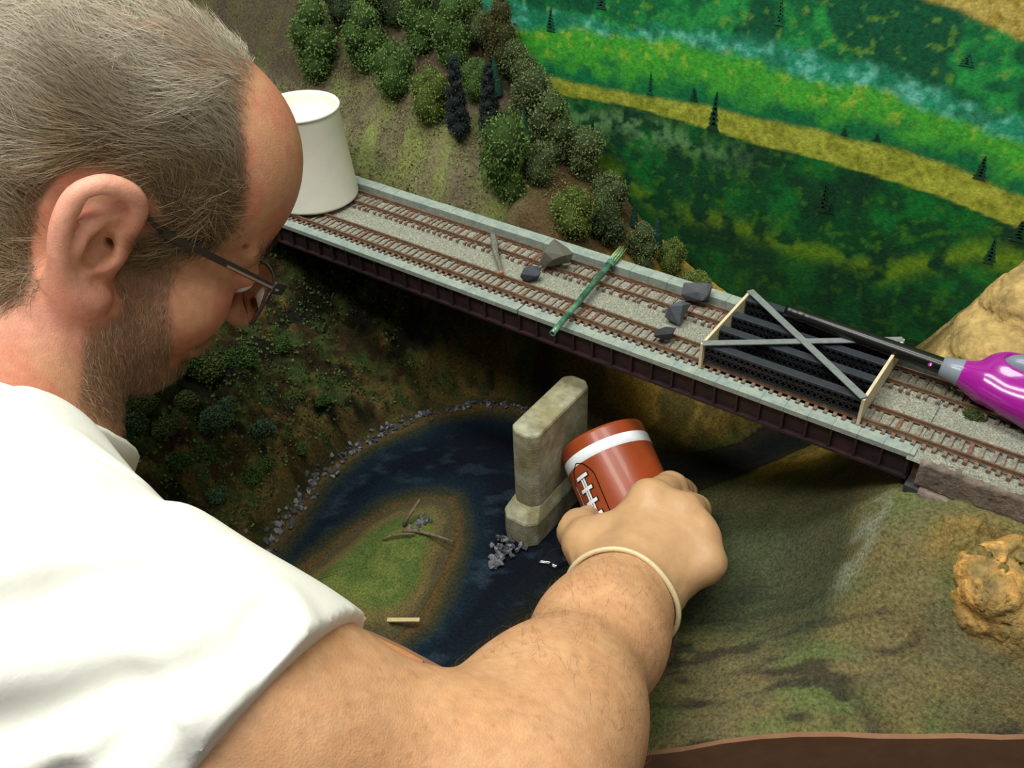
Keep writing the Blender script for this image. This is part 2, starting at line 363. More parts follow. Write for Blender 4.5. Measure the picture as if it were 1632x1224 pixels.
# backdrop painting
bx=np.linspace(-1.3,.34,800); bz=np.linspace(-.19,.5,340); BX,BZ=[a.ravel() for a in np.meshgrid(bx,bz,indexing='ij')]
BQ=np.c_[BX,BZ]; rag=(fbm(BQ,90,3,101)-.5)*.010+(fbm(BQ,22,3,103)-.5)*.014
def band(pts): 
    p=np.array(pts); return np.interp(BX,p[:,0],p[:,1])
b0=band([(-.9,.36),(-.3,.26),(-.113,.2075),(-.0393,.19),(.3,.15)])+rag*.4
b1=band([(-0.5095,0.1608),(-0.4522,0.1489),(-0.3584,0.1467),(-0.2688,0.1584),(-0.1865,0.1544),(-0.1109,0.1484),(-0.0256,0.1365),(.3,.10)])+rag
b2=band([(-0.5116,0.1252),(-0.4525,0.1316),(-0.3581,0.1412),(-0.2964,0.1433),(-0.2383,0.1401),(-0.1832,0.1346),(-0.1175,0.1347),(-0.0680,0.1250),(-0.0206,0.1182),(.3,.085)])+rag
b3=band([(-0.4987,0.0810),(-0.4388,0.0879),(-0.3826,0.0877),(-0.3043,0.0915),(-0.2322,0.0923),(-0.1761,0.0918),(-0.1238,0.0928),(-0.0734,0.0887),(-0.0083,0.0737),(.3,.05)])+rag*.35
b4=band([(-0.4994,0.0680),(-0.4317,0.0718),(-0.3551,0.0763),(-0.2902,0.0728),(-0.2291,0.0689),(-0.1721,0.0680),(-0.1180,0.0645),(-0.0669,0.0611),(-0.0014,0.0487),(.3,.02)])+rag*.15
t1=fbm(BQ,70,4,111); t2=fbm(BQ,160,4,113); t3=fbm(BQ,30,3,115); o=np.ones((len(BX),3))
low=o*L3((14,74,38)); low=mix(low,o*L3((20,116,46)),sstep(.36,.68,t1)*.8); low=mix(low,o*L3((18,56,38)),sstep(.44,.7,t3)*.8); low=mix(low,o*L3((64,120,30)),sstep(.6,.7,t2)*.6)
s1=np.exp(-((BZ-band([(-0.4028,0.0526),(-0.3208,0.0551),(-0.2263,0.0471),(-0.1677,0.0412),(.2,-.05)])-(t3-.5)*.02)/.011)**2)*sstep(.35,.55,t2)*sstep(-.2,-.3,BX); low=mix(low,o*L3((130,180,120)),s1*.5)
s2=np.exp(-((BZ-band([(-.5,.06),(-0.3089,-0.0194),(-0.2368,-0.0169),(-0.1872,-0.0191),(-0.1409,-0.0157),(-0.0949,-0.0232),(-0.0283,0.0225),(.2,-.02)])-(t3-.5)*.016)/.010)**2)*sstep(.38,.55,t1); low=mix(low,o*L3((112,150,28)),s2*.8)
low=mix(low,o*L3((10,46,26)),sstep(-.01,-.07,BZ-band([(-.4,.045),(0,.0),(.3,.0)]))*.5)
yel=mix(o*L3((166,172,62)),o*L3((140,150,48)),sstep(.4,.62,t2)); yel=mix(yel,o*L3((178,186,70)),sstep(.58,.7,t1)*.7)
hz=(BZ-b3)/np.maximum(b2-b3,.004)
lg=mix(o*L3((18,112,64)),o*L3((70,168,52)),sstep(.05,.62,hz+(t1-.5)*.9)); lg=mix(lg,o*L3((150,190,60)),sstep(.58,.72,t2)*sstep(.3,.7,hz)*.7)
tq=mix(o*L3((40,150,112)),o*L3((104,196,172)),sstep(.40,.70,t2)); tq=mix(tq,o*L3((24,120,84)),sstep(.5,.65,t1)*.8)
up=mix(o*L3((18,112,62)),o*L3((40,150,70)),sstep(.4,.6,t1)); up=mix(up,o*L3((14,88,56)),sstep(.52,.64,t3)); up=mix(up,o*L3((120,170,60)),sstep(.62,.72,t2)*.5)
top=mix(o*L3((172,150,62)),o*L3((196,176,92)),sstep(.4,.6,t2))
BC=low
for bb,cc,w in ((b4,yel,.0008),(b3,lg,.003),(b2,tq,.005),(b1,up,.006),(b0,top,.003)): BC=mix(BC,cc,sstep(-w,w,BZ-bb))
nbx,nbz=len(bx),len(bz)
bme=npmesh('wall_back',np.c_[BX,np.full(len(BX),.245),BZ],np.array([[i*nbz+j,(i+1)*nbz+j,(i+1)*nbz+j+1,i*nbz+j+1] for i in range(nbx-1) for j in range(nbz-1)]),BC)
wall=struct(link('wall_back',bme,mat('mural_paint',attr=True,rough=.55,var=.28,scale=260,bump=.4,bscale=500,spec=.3)))
wall['label']='painted landscape backdrop of green hills and yellow fields'; 
wall.modifiers.new('thick','SOLIDIFY').thickness=.006; wall.modifiers['thick'].offset=-1 
def painted(x,z,h,w,col,seed):                                             # a conifer brushed on the backdrop, paint a little proud of the board
    r=random.Random(seed); m=MB(); n=7; 
    for k in range(n):
        t=k/n; z0=z+h*t; ww=w*(1-t*.85)*(.8+.4*r.random()); hh=h/n*1.7; a=r.uniform(-.1,.1)*w
        m.add([(x-ww/2,.2447,z0+r.uniform(0,.2)*hh),(x+ww/2,.2447,z0),(x+a,.2447,z0+hh),(x-ww/2,.2442,z0),(x+ww/2,.2442,z0),(x+a,.2442,z0+hh)],[(3,4,5),(0,1,4,3),(1,2,5,4),(2,0,3,5)])
    return m.build('painted_tree',mat('paint%d%d%d'%col,col,.6,.2,200),wall)
for i,(p,q,wd,c) in enumerate([((-0.2677,0.2447,0.0720),(-0.2698,0.2447,0.1043),.011,(12,64,44)),((-0.2883,0.2447,0.0949),(-0.2887,0.2447,0.1057),.009,(12,70,44)),((-0.3321,0.2447,0.0919),(-0.3327,0.2447,0.1109),.006,(16,84,52)),
   ((-0.0432,0.2447,0.0816),(-0.0447,0.2447,0.1000),.011,(10,62,38)),((-0.1522,0.2447,0.0934),(-0.1533,0.2447,0.0991),.007,(12,70,44)),((-0.1256,0.2447,0.0946),(-0.1262,0.2447,0.1004),.007,(12,70,44)),
   ((-0.1585,0.2447,0.0210),(-0.1614,0.2447,0.0477),.009,(10,54,34)),((-0.1519,0.2447,0.0216),(-0.1532,0.2447,0.0321),.010,(10,54,34)),((-0.3922,0.2447,0.0325),(-0.3912,0.2447,0.0539),.009,(10,62,40)),
   ((-0.4396,0.2447,0.1309),(-0.4380,0.2447,0.1511),.010,(14,82,58)),((-0.3857,0.2447,0.1595),(-0.3862,0.2447,0.1777),.012,(14,74,60)),((-0.0733,0.2447,0.1650),(-0.0746,0.2447,0.1741),.012,(14,92,58)),
   ((-0.2201,0.2447,0.1714),(-0.2218,0.2447,0.1907),.008,(16,100,60)),((-0.0032,0.2447,0.0389),(-0.0064,0.2447,0.0572),.016,(10,58,36)),((-0.0188,0.2447,0.0139),(-0.0307,0.2447,0.0362),.010,(12,66,44))]):
    painted(p[0],p[2],q[2]-p[2],wd,c,i)

# ------------------------------------------------------------------ bridge
GIRD=mat('girder_paint',(52,30,32),.6,.3,120,bump=.3,hue2=(36,26,30)); CURB=mat('curb_concrete',(148,158,146),.8,.12,300,bump=.3,hue2=(132,146,140))
BALL=mat('ballast',(164,162,144),.95,.5,900,bump=1.,bscale=1400,hue2=(146,152,138)); TIE=mat('tie_wood',(132,122,110),.85,.3,300,hue2=(118,100,86)); RAIL=mat('rusty_rail',(136,108,88),.35,.3,200,metal=.4)
REDT=mat('tie_end',(120,86,70),.85,.3,300)
bridge=thing('railway_bridge','long grey and maroon plate girder railway bridge with pale concrete curbs spanning the gorge','bridge',(-.33,.05,-.02))
XL=-.70
MB().box((XL,.005,-.009),(0,.0945,.0)).build('deck',GIRD,bridge)
for nm,y0,y1 in (('girder_web',.0035,.0055),('girder_web',.094,.096)): MB().box((XL,y0,-.0178),(0,y1,-.0015)).build(nm,GIRD,bridge)
for y0,y1 in ((.0002,.009),(.0905,.099)): MB().box((XL,y0,-.0199),(0,y1,-.0178)).build('girder_flange',GIRD,bridge)
stm=None; x=-.551-.01716*8; k=0
while x<.002:
    if stm is None: so=MB().box((-.0009,.0006,-.0177),(.0009,.0036,-.0016)).build('stiffener',GIRD,bridge,bevel=.0002); stm=so
    else:
        so=stm.copy(); COL.objects.link(so)
    so.location=(x,0,0); so.parent=bridge; so.matrix_parent_inverse=bridge.matrix_world.inverted(); x+=.01716; k+=1
x=-.551-.01716*8; k=0
JOINT=(-0.3168,-0.0004,0.0025)[0]
while x<-.001:
    x1=min(x+.01716,.001); g=.00006
    fm_=MB().box((x+g,0,-.0016),(x1-g-(.0010 if x<JOINT<=x1 else 0),.0115,.0025+random.uniform(-.00008,.00008))); fm_.build('curb_slab',CURB,bridge,bevel=.00018)
    MB().box((x+g,.0877,-.001),(x1-g,.0992,.0105+random.uniform(-.0002,.0002))).build('curb_slab',CURB,bridge,bevel=.0003)
    x=x1
def gravel(name,x0,x1,y0,y1,z,par,amp=.0008,st=.0022):
    nx_=int((x1-x0)/st)+2; ny_=int((y1-y0)/st)+2; a=np.linspace(x0,x1,nx_); b=np.linspace(y0,y1,ny_); A,B=[q.ravel() for q in np.meshgrid(a,b,indexing='ij')]
    h=z+(rng.random(len(A))-.5)*amp*2; h=np.where((B<=y0+1e-6)|(B>=y1-1e-6),z-.003,h)
    me=npmesh(name,np.c_[A,B,h],np.array([[i*ny_+j,(i+1)*ny_+j,(i+1)*ny_+j+1,i*ny_+j+1] for i in range(nx_-1) for j in range(ny_-1)]))
    return link(name,me,BALL,par,kind='stuff')
gravel('ballast',XL,.0,.0365,.0600,.0030,bridge,.0006); gravel('ballast',XL,.0,.0150,.0365,.0024,bridge,.0003); gravel('ballast',XL,.0,.0600,.0877,.0026,bridge,.0004)
for nm,y1 in (('near',.0137),('far',.0653)):
    tr=thing('railway_track', 'rusty double rail track on brown ties along the bridge edge nearest the pale front curb' if nm=='near' else 'rusty rail track on brown ties along the raised rear curb of the bridge','track',(-.2,y1+.0087,.001))
    for yy in (y1,y1+.0174):
        MB().box((XL,yy-.0010,.0038),(.29,yy+.0010,.0044)).box((XL,yy-.00035,.0044),(.29,yy+.00035,.0058)).box((XL,yy-.0006,.0058),(.29,yy+.0006,.0069)).build('rail',RAIL,tr)
    x=XL+.004; proto={}
    while x<.285:
        on=x<0
        y0=y1-.0052; y2=y1+.0174+.0050
        v=random.randrange(4)
        if v not in proto:
            o=MB().box((-.0013,y0,.0008),(.0013,y2,.0039)).build('tie',[TIE,TIE,REDT,TIE][v],tr,bevel=.0002); proto[v]=o
        else: o=proto[v].copy(); COL.objects.link(o); o.parent=tr; o.matrix_parent_inverse=tr.matrix_world.inverted()
        o.location=(x+random.uniform(-.0003,.0003),random.uniform(-.0004,.0004),random.uniform(-.0003,.0002)); o.rotation_euler=(0,0,random.uniform(-.03,.03)); x+=.0066
# the approach on the right
ab=thing('stone_abutment','grey brown stone faced roadbed carrying the tracks beyond the bridge end','abutment',(.15,.05,-.03))
COP=mat('stone_face',(128,116,104),.9,.35,160,bump=1.,bscale=420,hue2=(110,98,88))
def rough_wall(name,x0,x1,y,z0,z1,m,par,t=.006,nz=7,st=.004):
    mb=MB(); n=int((x1-x0)/st); V=[]
    for i in range(n+1):
        xx=x0+(x1-x0)*i/n
        for j in range(nz): 
            zz=z0+(z1-z0)*j/(nz-1); V.append((xx,y-abs(mn.noise((xx*120,zz*160,3)))*.003+.0012*mn.noise((xx*500,zz*500,1)),zz))
        V.append((xx,y+t,z1))
    w=nz+1; F=[(i*w+j,(i+1)*w+j,(i+1)*w+j+1,i*w+j+1) for i in range(n) for j in range(nz)]
    F.append(tuple(range(w)))
    mb.add(V,F); return mb.build(name,m,par,smooth=True)
rough_wall('stone_face',.006,.30,-.002,-.0185,.0012,COP,ab); rough_wall('footing',.010,.30,-.006,-.034,-.0195,COP,ab,t=.010,nz=5)
MB().box((.006,.002,-.032),(.30,.105,-.0012)).build('core',COP,ab)
gravel('ballast',-.0030,.30,-.0015,.106,.0014,ab,.0007)
MB().box((.0015,.004,-.04),(.006,.10,-.0015)).build('end_wall',mat('end_wall',(92,62,50),.9,.35,200),ab)
rough_wall('stone_face',.004,.30,.1065,-.015,.010,mat('rear_coping',(150,142,118),.9,.3,200,bump=.6),ab,t=.009,nz=5)
MB().box((.0005,-.004,-.033),(.0115,.012,-.0205)).build('bearing_block',mat('bearing',(58,60,62),.8,.3,300),ab,bevel=.001)
# ------------------------------------------------------------------ pier in the river
CON=mat('pier_concrete',(164,164,140),.85,.25,120,bump=.5,bscale=700,hue2=(140,134,100))
pier=thing('bridge_pier','tall pale concrete slab pier with chamfered top standing in the dark river','pier',(-.262,-.03,RZ))
def prism(pts,z0,z1,top=None):
    n=len(pts); tp=top or pts; m=MB(); m.add([(x,y,z0) for x,y in pts]+[(x,y,z1) for x,y in tp],[tuple(range(n-1,-1,-1)),tuple(range(n,2*n))]+[(i,(i+1)%n,n+(i+1)%n,n+i) for i in range(n)]); return m
def outl(cx,w,y0,y1,ch): return [(cx-w+ch,y0),(cx+w-ch,y0),(cx+w,y0+ch),(cx+w,y1-ch),(cx+w-ch,y1),(cx-w+ch,y1),(cx-w,y1-ch),(cx-w,y0+ch)]
prism(outl(-.2625,.0125,-.068,.016,.006),-.14,-.055).build('shaft',CON,pier,bevel=.0022)
pl=prism(outl(-.2625,.0165,-.079,.024,.007),RZ-.002,-.1415); pl.build('plinth',CON,pier,bevel=.001)
prism(outl(-.2625,.0165,-.079,.024,.007),-.1415,-.131,outl(-.2625,.0126,-.0685,.0165,.006)).build('plinth_shoulder',CON,pier,bevel=.0008)
# ------------------------------------------------------------------ stones
def rock_mesh(name,seed,n=16,sq=(1,1,1),jag=0):
    r=random.Random(seed); bm=bmesh.new()
    for _ in range(n):
        v=Vector((r.gauss(0,1),r.gauss(0,1),r.gauss(0,1))).normalized()*r.uniform(.85,1.1); bm.verts.new((v.x*sq[0],v.y*sq[1],v.z*sq[2]))
    res=bmesh.ops.convex_hull(bm,input=bm.verts); bmesh.ops.delete(bm,geom=list({g for g in res['geom_interior']+res['geom_unused'] if isinstance(g,bmesh.types.BMVert)}),context='VERTS')
    bmesh.ops.recalc_face_normals(bm,faces=bm.faces)
    me=bpy.data.meshes.new(name); bm.to_mesh(me); bm.free(); return me
SLATE=mat('slate_stone',(92,96,106),.75,.4,500,bump=.5,hue2=(66,70,78))
SMALL=[rock_mesh('stone',100+i,11) for i in range(7)]
for i,q in enumerate(SMALL): q.materials.append(SLATE if i%3 else mat('pale_stone',(118,118,124),.75,.3,500))
def scatter_stones(t,pts,rad):
    for (x,y,z),r in zip(pts,rad):
        o=bpy.data.objects.new('stone',random.choice(SMALL)); COL.objects.link(o); o.parent=t; o.matrix_parent_inverse=t.matrix_world.inverted()
        o.location=(x,y,z); o.scale=(r*random.uniform(.8,1.25),r*random.uniform(.8,1.2),r*random.uniform(.6,.9)); o.rotation_euler=(random.uniform(0,6),random.uniform(0,6),random.uniform(0,6))
rip=thing('stone_riprap','band of small slate grey stones along the curving outer bank of the river','stones',(-.43,-.1,RZ))
bank=RIVER[1:10]; seg=np.linalg.norm(np.diff(bank,axis=0),axis=1); cum=np.r_[0,np.cumsum(seg)]; P=[];Rr=[]
for k in range(296):
    s=cum[-1]*(rng.random()**1.0)*.97; i=np.searchsorted(cum,s)-1; i=max(0,i); t=(s-cum[i])/seg[i]; p=bank[i]*(1-t)+bank[i+1]*t; d=(bank[i+1]-bank[i])/seg[i]; nrm=np.array([-d[1],d[0]])
    wdt=.0036*(1.35-.8*s/cum[-1]); p=p+nrm*rng.normal(0.001,wdt); P.append((p[0],p[1],max(ground(*p),RZ)+.0012)); Rr.append(rng.uniform(.0016,.0032)*(1.15-.35*s/cum[-1]))
scatter_stones(rip,P,Rr)
pp=thing('stone_pile','heap of small purple grey stones at the foot of the pale pier','stones',(-0.2650,-0.0968,-0.1650)); c=V3((-0.2646,-0.0971,-0.1630)); P=[];Rr=[]
a1=V3((-0.2681,-0.0790,-0.1650)); a2=V3((-0.2619,-0.1132,-0.1650))
for k in range(95):
    t=rng.random(); p=a1*(1-t)+a2*t; q=rng.normal(0,.0055*(1-.45*t),2); hgt=max(0,.010*(1-t)-abs(q).sum()*.6); P.append((p[0]+q[0],p[1]+q[1],RZ+.0012+rng.random()*hgt)); Rr.append(rng.uniform(.0016,.0032))
scatter_stones(pp,P,Rr)
def obj_rock(seed,px,r,sq,m,label,rz=0,zb=.0069,n=15):
    me=rock_mesh('rock',seed,n); me.materials.append(m); o=bpy.data.objects.new('rock',me); COL.objects.link(o); o.scale=tuple(r*s for s in sq); o.rotation_euler=(0,0,rz)
    mz=min((v.co.z for v in me.vertices))*r*sq[2]; o.location=(px[0],px[1],zb-mz-.0004); md=o.modifiers.new('bevel','BEVEL'); md.width=.0009/ r *.6; md.segments=2
    return tag(o,label,'rock')
obj_rock(3,(-0.3193,0.0665,0.0160),.0150,(1.0,.80,.85),mat('tan_stone',(142,140,122),.8,.5,420,bump=.8,hue2=(110,112,104)),'largest speckled tan grey rock lying across the far track by the rear curb',.5)
obj_rock(8,(-0.3268,0.0402,0.0120),.0098,(1.0,.75,.85),mat('blue_stone',(92,98,108),.55,.5,260,bump=.5,hue2=(52,58,70)),'small dark blue grey rock beside the big tan rock on the bridge',.9,.0034)
obj_rock(14,(-0.1954,0.0825,0.0140),.0138,(1.1,.72,.72),mat('flat_stone',(112,114,122),.65,.45,300,bump=.7,hue2=(88,90,98)),'angular grey rock leaning on the rear curb near the black truss',.2,.0075)
obj_rock(21,(-0.1948,0.0510,0.0120),.0132,(1.1,.8,.72),mat('grey_stone',(108,116,126),.6,.45,300,bump=.6,hue2=(78,86,96)),'middle grey rock between the two tracks next to the black truss',.7,.0036)
obj_rock(31,(-0.1935,0.0227,0.0100),.0092,(1.25,.75,.62),mat('dark_stone',(66,68,72),.6,.5,400,bump=.6),'smallest near black rock lying on the front track by the truss',.5)
MB().tube([(-0.3907,0.0758,0.0105),(-0.3807,0.0649,0.0100),(-0.3708,0.0531,0.0090),(-0.3578,0.0404,0.0085),(-0.3494,0.0315,0.0085)],[.0024,.0030,.0027,.0019,.0014],8).build('t',None)
o=bpy.context.scene.objects['t']; o.name='twig'; o.data.name='twig'; o.data.materials.append(mat('grey_bark',(112,112,100),.85,.4,500,bump=.5)); tag(o,'short grey forked twig lying across the ballast left of the rocks on the bridge','twig')
q=MB(); q.tube([(-0.3494,0.0315,0.0085),(-0.3472,0.0294,0.0085)],[.0022,.0018],8); b_=q.build('broken_tip',mat('raw_wood',(158,108,68),.8,.2,300),o); b_.matrix_parent_inverse=o.matrix_world.inverted()
# translucent green tube with a frayed end
tb=thing('plastic_tube','hollow green plastic tube with a frayed pale tip lying across both tracks','tube',(-0.2723,0.0441,0.0120))
GT=mat('green_plastic',(92,138,112),.25,.35,160,coat=.4,hue2=(48,92,72))
p0=Vector((-0.2639,-0.0214,0.0100)); p1=Vector((-0.2766,0.0887,0.0135)); d=(p1-p0); ln=d.length; d.normalize()
MB().lathe([(.0017,0),(.0024,0),(.0024,.01),(.0026,ln*.6),(.0029,ln),(.0022,ln),(.0019,ln*.5),(.0017,.0)],18,p0,d).build('tube_wall',GT,tb,smooth=True)
fr=MB(); side=d.cross(Vector((0,0,1))).normalized(); up_=side.cross(d)
for k in range(9):
    a=k/9*2*math.pi; r_=.0024; b0_=p1+(side*math.cos(a)+up_*math.sin(a))*r_-d*.006; L_=random.uniform(.016,.034)
    b1_=b0_+d*L_*.55+(side*math.cos(a)+up_*math.sin(a))*.0006; b2_=b0_+d*L_+(side*math.cos(a)*.4+up_*abs(math.sin(a)))*.0012
    fr.tube([b0_,b1_,b2_],[.0010,.0009,.0003],5)
fr.build('frayed_tip',mat('pale_green',(132,168,130),.4,.3,300,hue2=(150,168,110)),tb,smooth=True)
MB().lathe([(.0033,0),(.0036,.003),(.0033,.008)],14,p1-d*.008,d).build('tube_collar',GT,tb,smooth=True)
# ------------------------------------------------------------------ sandbar with grass and driftwood
isl=[];nI=64
per=np.vstack([np.linspace(ISLAND[i],ISLAND[(i+1)%len(ISLAND)],8,endpoint=False) for i in range(len(ISLAND))])
for _ in range(3): per=(np.roll(per,1,0)+per*2+np.roll(per,-1,0))/4
per=per[per[:,1]>-.9]; per[:,1]=np.maximum(per[:,1],[float(smooth_front(np.array([a]))[0])+.0008 for a in per[:,0]])
cen=np.array([-.333,-.165]); rings=14; V=[];Cc=[]
for i in range(rings+1):
    t=i/rings
    for p in per:
        q=cen+(p-cen)*(1-t); e=t+.25*(fbm(np.array([[q[0],q[1],0]]),60,3,131)[0]-.5)
        z=RZ-.0015+.010*float(sstep(0,.55,np.array([t]))[0])+ (fbm(np.array([[q[0],q[1],.1]]),240,3,133)[0]-.5)*.0018*min(1,4*t); V.append((q[0],q[1],z))
        c=L3((78,70,42))*(1-sstep(.10,.2,e))+L3((112,98,54))*sstep(.10,.2,e)
        g=float(sstep(.24,.40,e)); gg=L3((84,104,44)) if fbm(np.array([[q[0],q[1],.4]]),90,3,135)[0]>.47 else L3((104,116,52)); Cc.append(c*(1-g)+gg*g)
m_=len(per); F=[(i*m_+k,i*m_+(k+1)%m_,(i+1)*m_+(k+1)%m_,(i+1)*m_+k) for i in range(rings) for k in range(m_)]
sb=tag(link('sandbar',npmesh('sandbar',V,F,np.array(Cc)),mat('sandbar_turf',attr=True,rough=.95,var=.45,scale=700,bump=1.,bscale=1100),smooth=True),'oval grassy sandbar with brown edges splitting the dark river','sandbar')
ip=thing('stone_pile','little patch of pale grey stones on the head of the grassy sandbar','stones',(-0.3378,-0.1137,-0.1570)); P=[];Rr=[]
for k in range(34):
    t=rng.random(); a=V3((-0.3421,-0.1234,-0.1570)); b=V3((-0.3351,-0.1039,-0.1580)); p=a*(1-t)+b*t+np.r_[rng.normal(0,.0028,2),0]; P.append((p[0],p[1],p[2]-.001+rng.random()*.0015)); Rr.append(rng.uniform(.0013,.0026))
scatter_stones(ip,P,Rr)
DW=mat('driftwood',(118,104,84),.85,.35,400,bump=.5)
def stick(pts,r,label,branch=None,nm='driftwood_twig'):
    o=MB().tube(pts,r,7).build(nm,DW,smooth=True); tag(o,label,'twig')
    if branch: b=MB().tube(branch,[.0010,.0005],6).build('branch',DW,o,smooth=True)
    return o
stick([(-0.3456,-0.1245,-0.1550),(-0.3439,-0.1172,-0.1470),(-0.3417,-0.1055,-0.1380)],[.0017,.0013,.0009],'upright grey twig poking out of the stones on the sandbar',[(-0.3437,-0.1156,-0.1460),(-0.3416,-0.1122,-0.1440)])
stick([(-0.3421,-0.1301,-0.1540),(-0.3316,-0.1232,-0.1540),(-0.3157,-0.1183,-0.1550),(-0.3013,-0.1151,-0.1560)],[.0015,.0018,.0015,.0008],'brown driftwood twig lying toward the narrow right channel of the river',[(-0.3296,-0.1230,-0.1530),(-0.3347,-0.1214,-0.1500)])
stick([(-0.3495,-0.1467,-0.1540),(-0.3444,-0.1398,-0.1520),(-0.3367,-0.1330,-0.1520),(-0.3300,-0.1275,-0.1530)],[.0008,.0012,.0014,.0009],'curved brown driftwood twig lying across the sandbar grass')
st_=MB().bar((-0.2954,-0.2035,-0.1590),(-0.2744,-0.1899,-0.1585),.0036,.0016).build('wood_strip',mat('basswood',(188,170,126),.7,.15,200),bevel=.0005); tag(st_,'short pale flat wooden strip lying at the sandbar edge above the arm','stick')
# wet pool of fresh resin under the mug
pc=V3((-0.2278,-0.0741,-0.1655)); pv=[];
for k in range(40):
    a=2*math.pi*k/40; r_=.013*(1+.18*math.sin(2*a+1)+.1*math.sin(5*a)); pv.append((pc[0]+r_*math.cos(a),pc[1]+r_*1.2*math.sin(a)))
pm=MB(); n=40
for fr_,zz in ((1.,RZ-.0018),(.97,RZ-.0004),(.9,RZ+.0004),(.7,RZ+.0009),(.35,RZ+.0011)): pm.v += [(pc[0]+(x-pc[0])*fr_,pc[1]+(y-pc[1])*fr_,zz) for x,y in pv]
pm.f=[(i*n+k,i*n+(k+1)%n,(i+1)*n+(k+1)%n,(i+1)*n+k) for i in range(4) for k in range(n)]+[tuple(4*n+k for k in range(n))]
tag(pm.build('resin_pool',mat('wet_resin',(10,18,28),.04,.05,40,coat=1.,spec=.6),smooth=True),'glossy dark pool of freshly poured resin on the river below the thumb','resin')
# ------------------------------------------------------------------ trees and shrubs
def fluff(name,seed,blobs,nflake,size,cols,droop=0.):
    r=np.random.default_rng(seed); V=[];F=[];C=[]; o=0
    tot=sum(b[3]**2 for b in blobs)
    for bx_,by_,bz_,br in blobs:
        bm=bmesh.new(); bmesh.ops.create_icosphere(bm,subdivisions=2,radius=br*.86)
        pv=np.array([v.co[:] for v in bm.verts]); pf=np.array([[v.index for v in f.verts] for f in bm.faces]); bm.free()
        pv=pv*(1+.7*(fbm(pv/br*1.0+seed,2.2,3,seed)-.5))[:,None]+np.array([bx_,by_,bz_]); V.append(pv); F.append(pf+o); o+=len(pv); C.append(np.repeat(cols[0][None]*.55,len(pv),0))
        n=int(nflake*br**2/tot); d=r.normal(size=(n,3)); d/=np.linalg.norm(d,axis=1)[:,None]
        rad=br*(1+.7*(fbm(d+seed,2.2,3,seed)-.5))*r.uniform(.86,1.10,n); p=d*rad[:,None]+np.array([bx_,by_,bz_]); p[:,2]-=droop*r.random(n)*br
        a=r.normal(size=(n,3)); a/=np.linalg.norm(a,axis=1)[:,None]; b=np.cross(a,d+.6*r.normal(size=(n,3))); b/=np.linalg.norm(b,axis=1)[:,None]+1e-9
        s=(size*r.uniform(.6,1.3,n))[:,None]; vv=np.stack([p-a*s,p+b*s*.7,p+a*s,p-b*s*.7+d*s*.8],1).reshape(-1,3); V.append(vv)
        i=np.arange(n)*4+o; F.append(np.vstack([np.c_[i,i+1,i+2],np.c_[i,i+2,i+3]])); o+=4*n
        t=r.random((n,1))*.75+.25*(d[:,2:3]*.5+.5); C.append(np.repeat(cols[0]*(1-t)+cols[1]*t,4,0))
    return npmesh(name,np.vstack(V),np.vstack(F),np.vstack(C))
LEAF=mat('foliage',attr=True,rough=.9,var=.35,scale=220,spec=.2); BARK=mat('bark',(82,66,50),.9,.3,200)
PAL={'g':((70,98,46),(114,142,72)),'o':((84,104,44),(132,146,72)),'d':((50,64,40),(84,100,58)),'r':((70,72,40),(102,102,58)),'k':((36,46,46),(58,70,70)),'s':((76,92,54),(124,138,86))}
CR={}
shapes={'round':[(0,0,-.1,.8),(.35,.2,.3,.55),(-.4,-.15,.25,.55),(.1,-.45,-.25,.55),(.4,-.1,-.4,.45),(-.35,.1,-.5,.45),(0,.1,.6,.42)],'tall':[(0,0,-.5,.66),(.22,.05,.05,.6),(-.2,-.15,.25,.58),(.05,0,.75,.5),(.3,-.2,-.55,.42),(-.35,-.1,-.2,.45),(-.1,.1,1.0,.3)],'twin':[(-.35,0,.1,.7),(.4,.1,-.05,.62),(0,-.1,.5,.5)],'drip':[(0,0,.45,.72),(-.15,-.1,-.1,.6),(.2,.05,-.65,.45)],'low':[(-.5,0,0,.5),(.1,.1,.1,.6),(.6,0,-.05,.45)]}
def crown(shape,pal,v):
    key=(shape,pal,v)
    if key not in CR: 
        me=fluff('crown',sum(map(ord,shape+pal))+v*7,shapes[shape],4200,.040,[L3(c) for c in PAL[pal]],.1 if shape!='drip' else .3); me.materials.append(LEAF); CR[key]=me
    return CR[key]
def tree(px,wpx,hpx,dep,shape,pal,label,v=0,trunk=True,group=None,nm='tree',base=None):
    # px: crown centre on the hillside
    c=Vector(px); sx=1.2*wpx*dep/1540/2; sz=1.14*hpx*dep/1540/2/.82
    gz=ground(c.x,c.y); b=Vector((c.x,c.y,gz))
    t=thing(nm,label,'tree',b,group)
    ext={'round':(1.05,1.05),'tall':(.85,1.2),'twin':(1.08,1.0),'drip':(.78,1.15),'low':(1.1,.72)}[shape]
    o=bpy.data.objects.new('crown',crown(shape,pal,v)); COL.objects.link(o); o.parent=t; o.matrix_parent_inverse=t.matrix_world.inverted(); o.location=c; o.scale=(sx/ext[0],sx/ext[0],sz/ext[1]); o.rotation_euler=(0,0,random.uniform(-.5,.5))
    top=c-Vector((0,0,sz*.2)); low=min(gz-.002,c.z-sz*.9)
    MB().tube([Vector((c.x+.001,c.y,low)),Vector((c.x-.001,c.y+.001,(low+top.z)/2)),top],[.0022,.0018,.001],6).build('trunk',BARK,t)
    return t
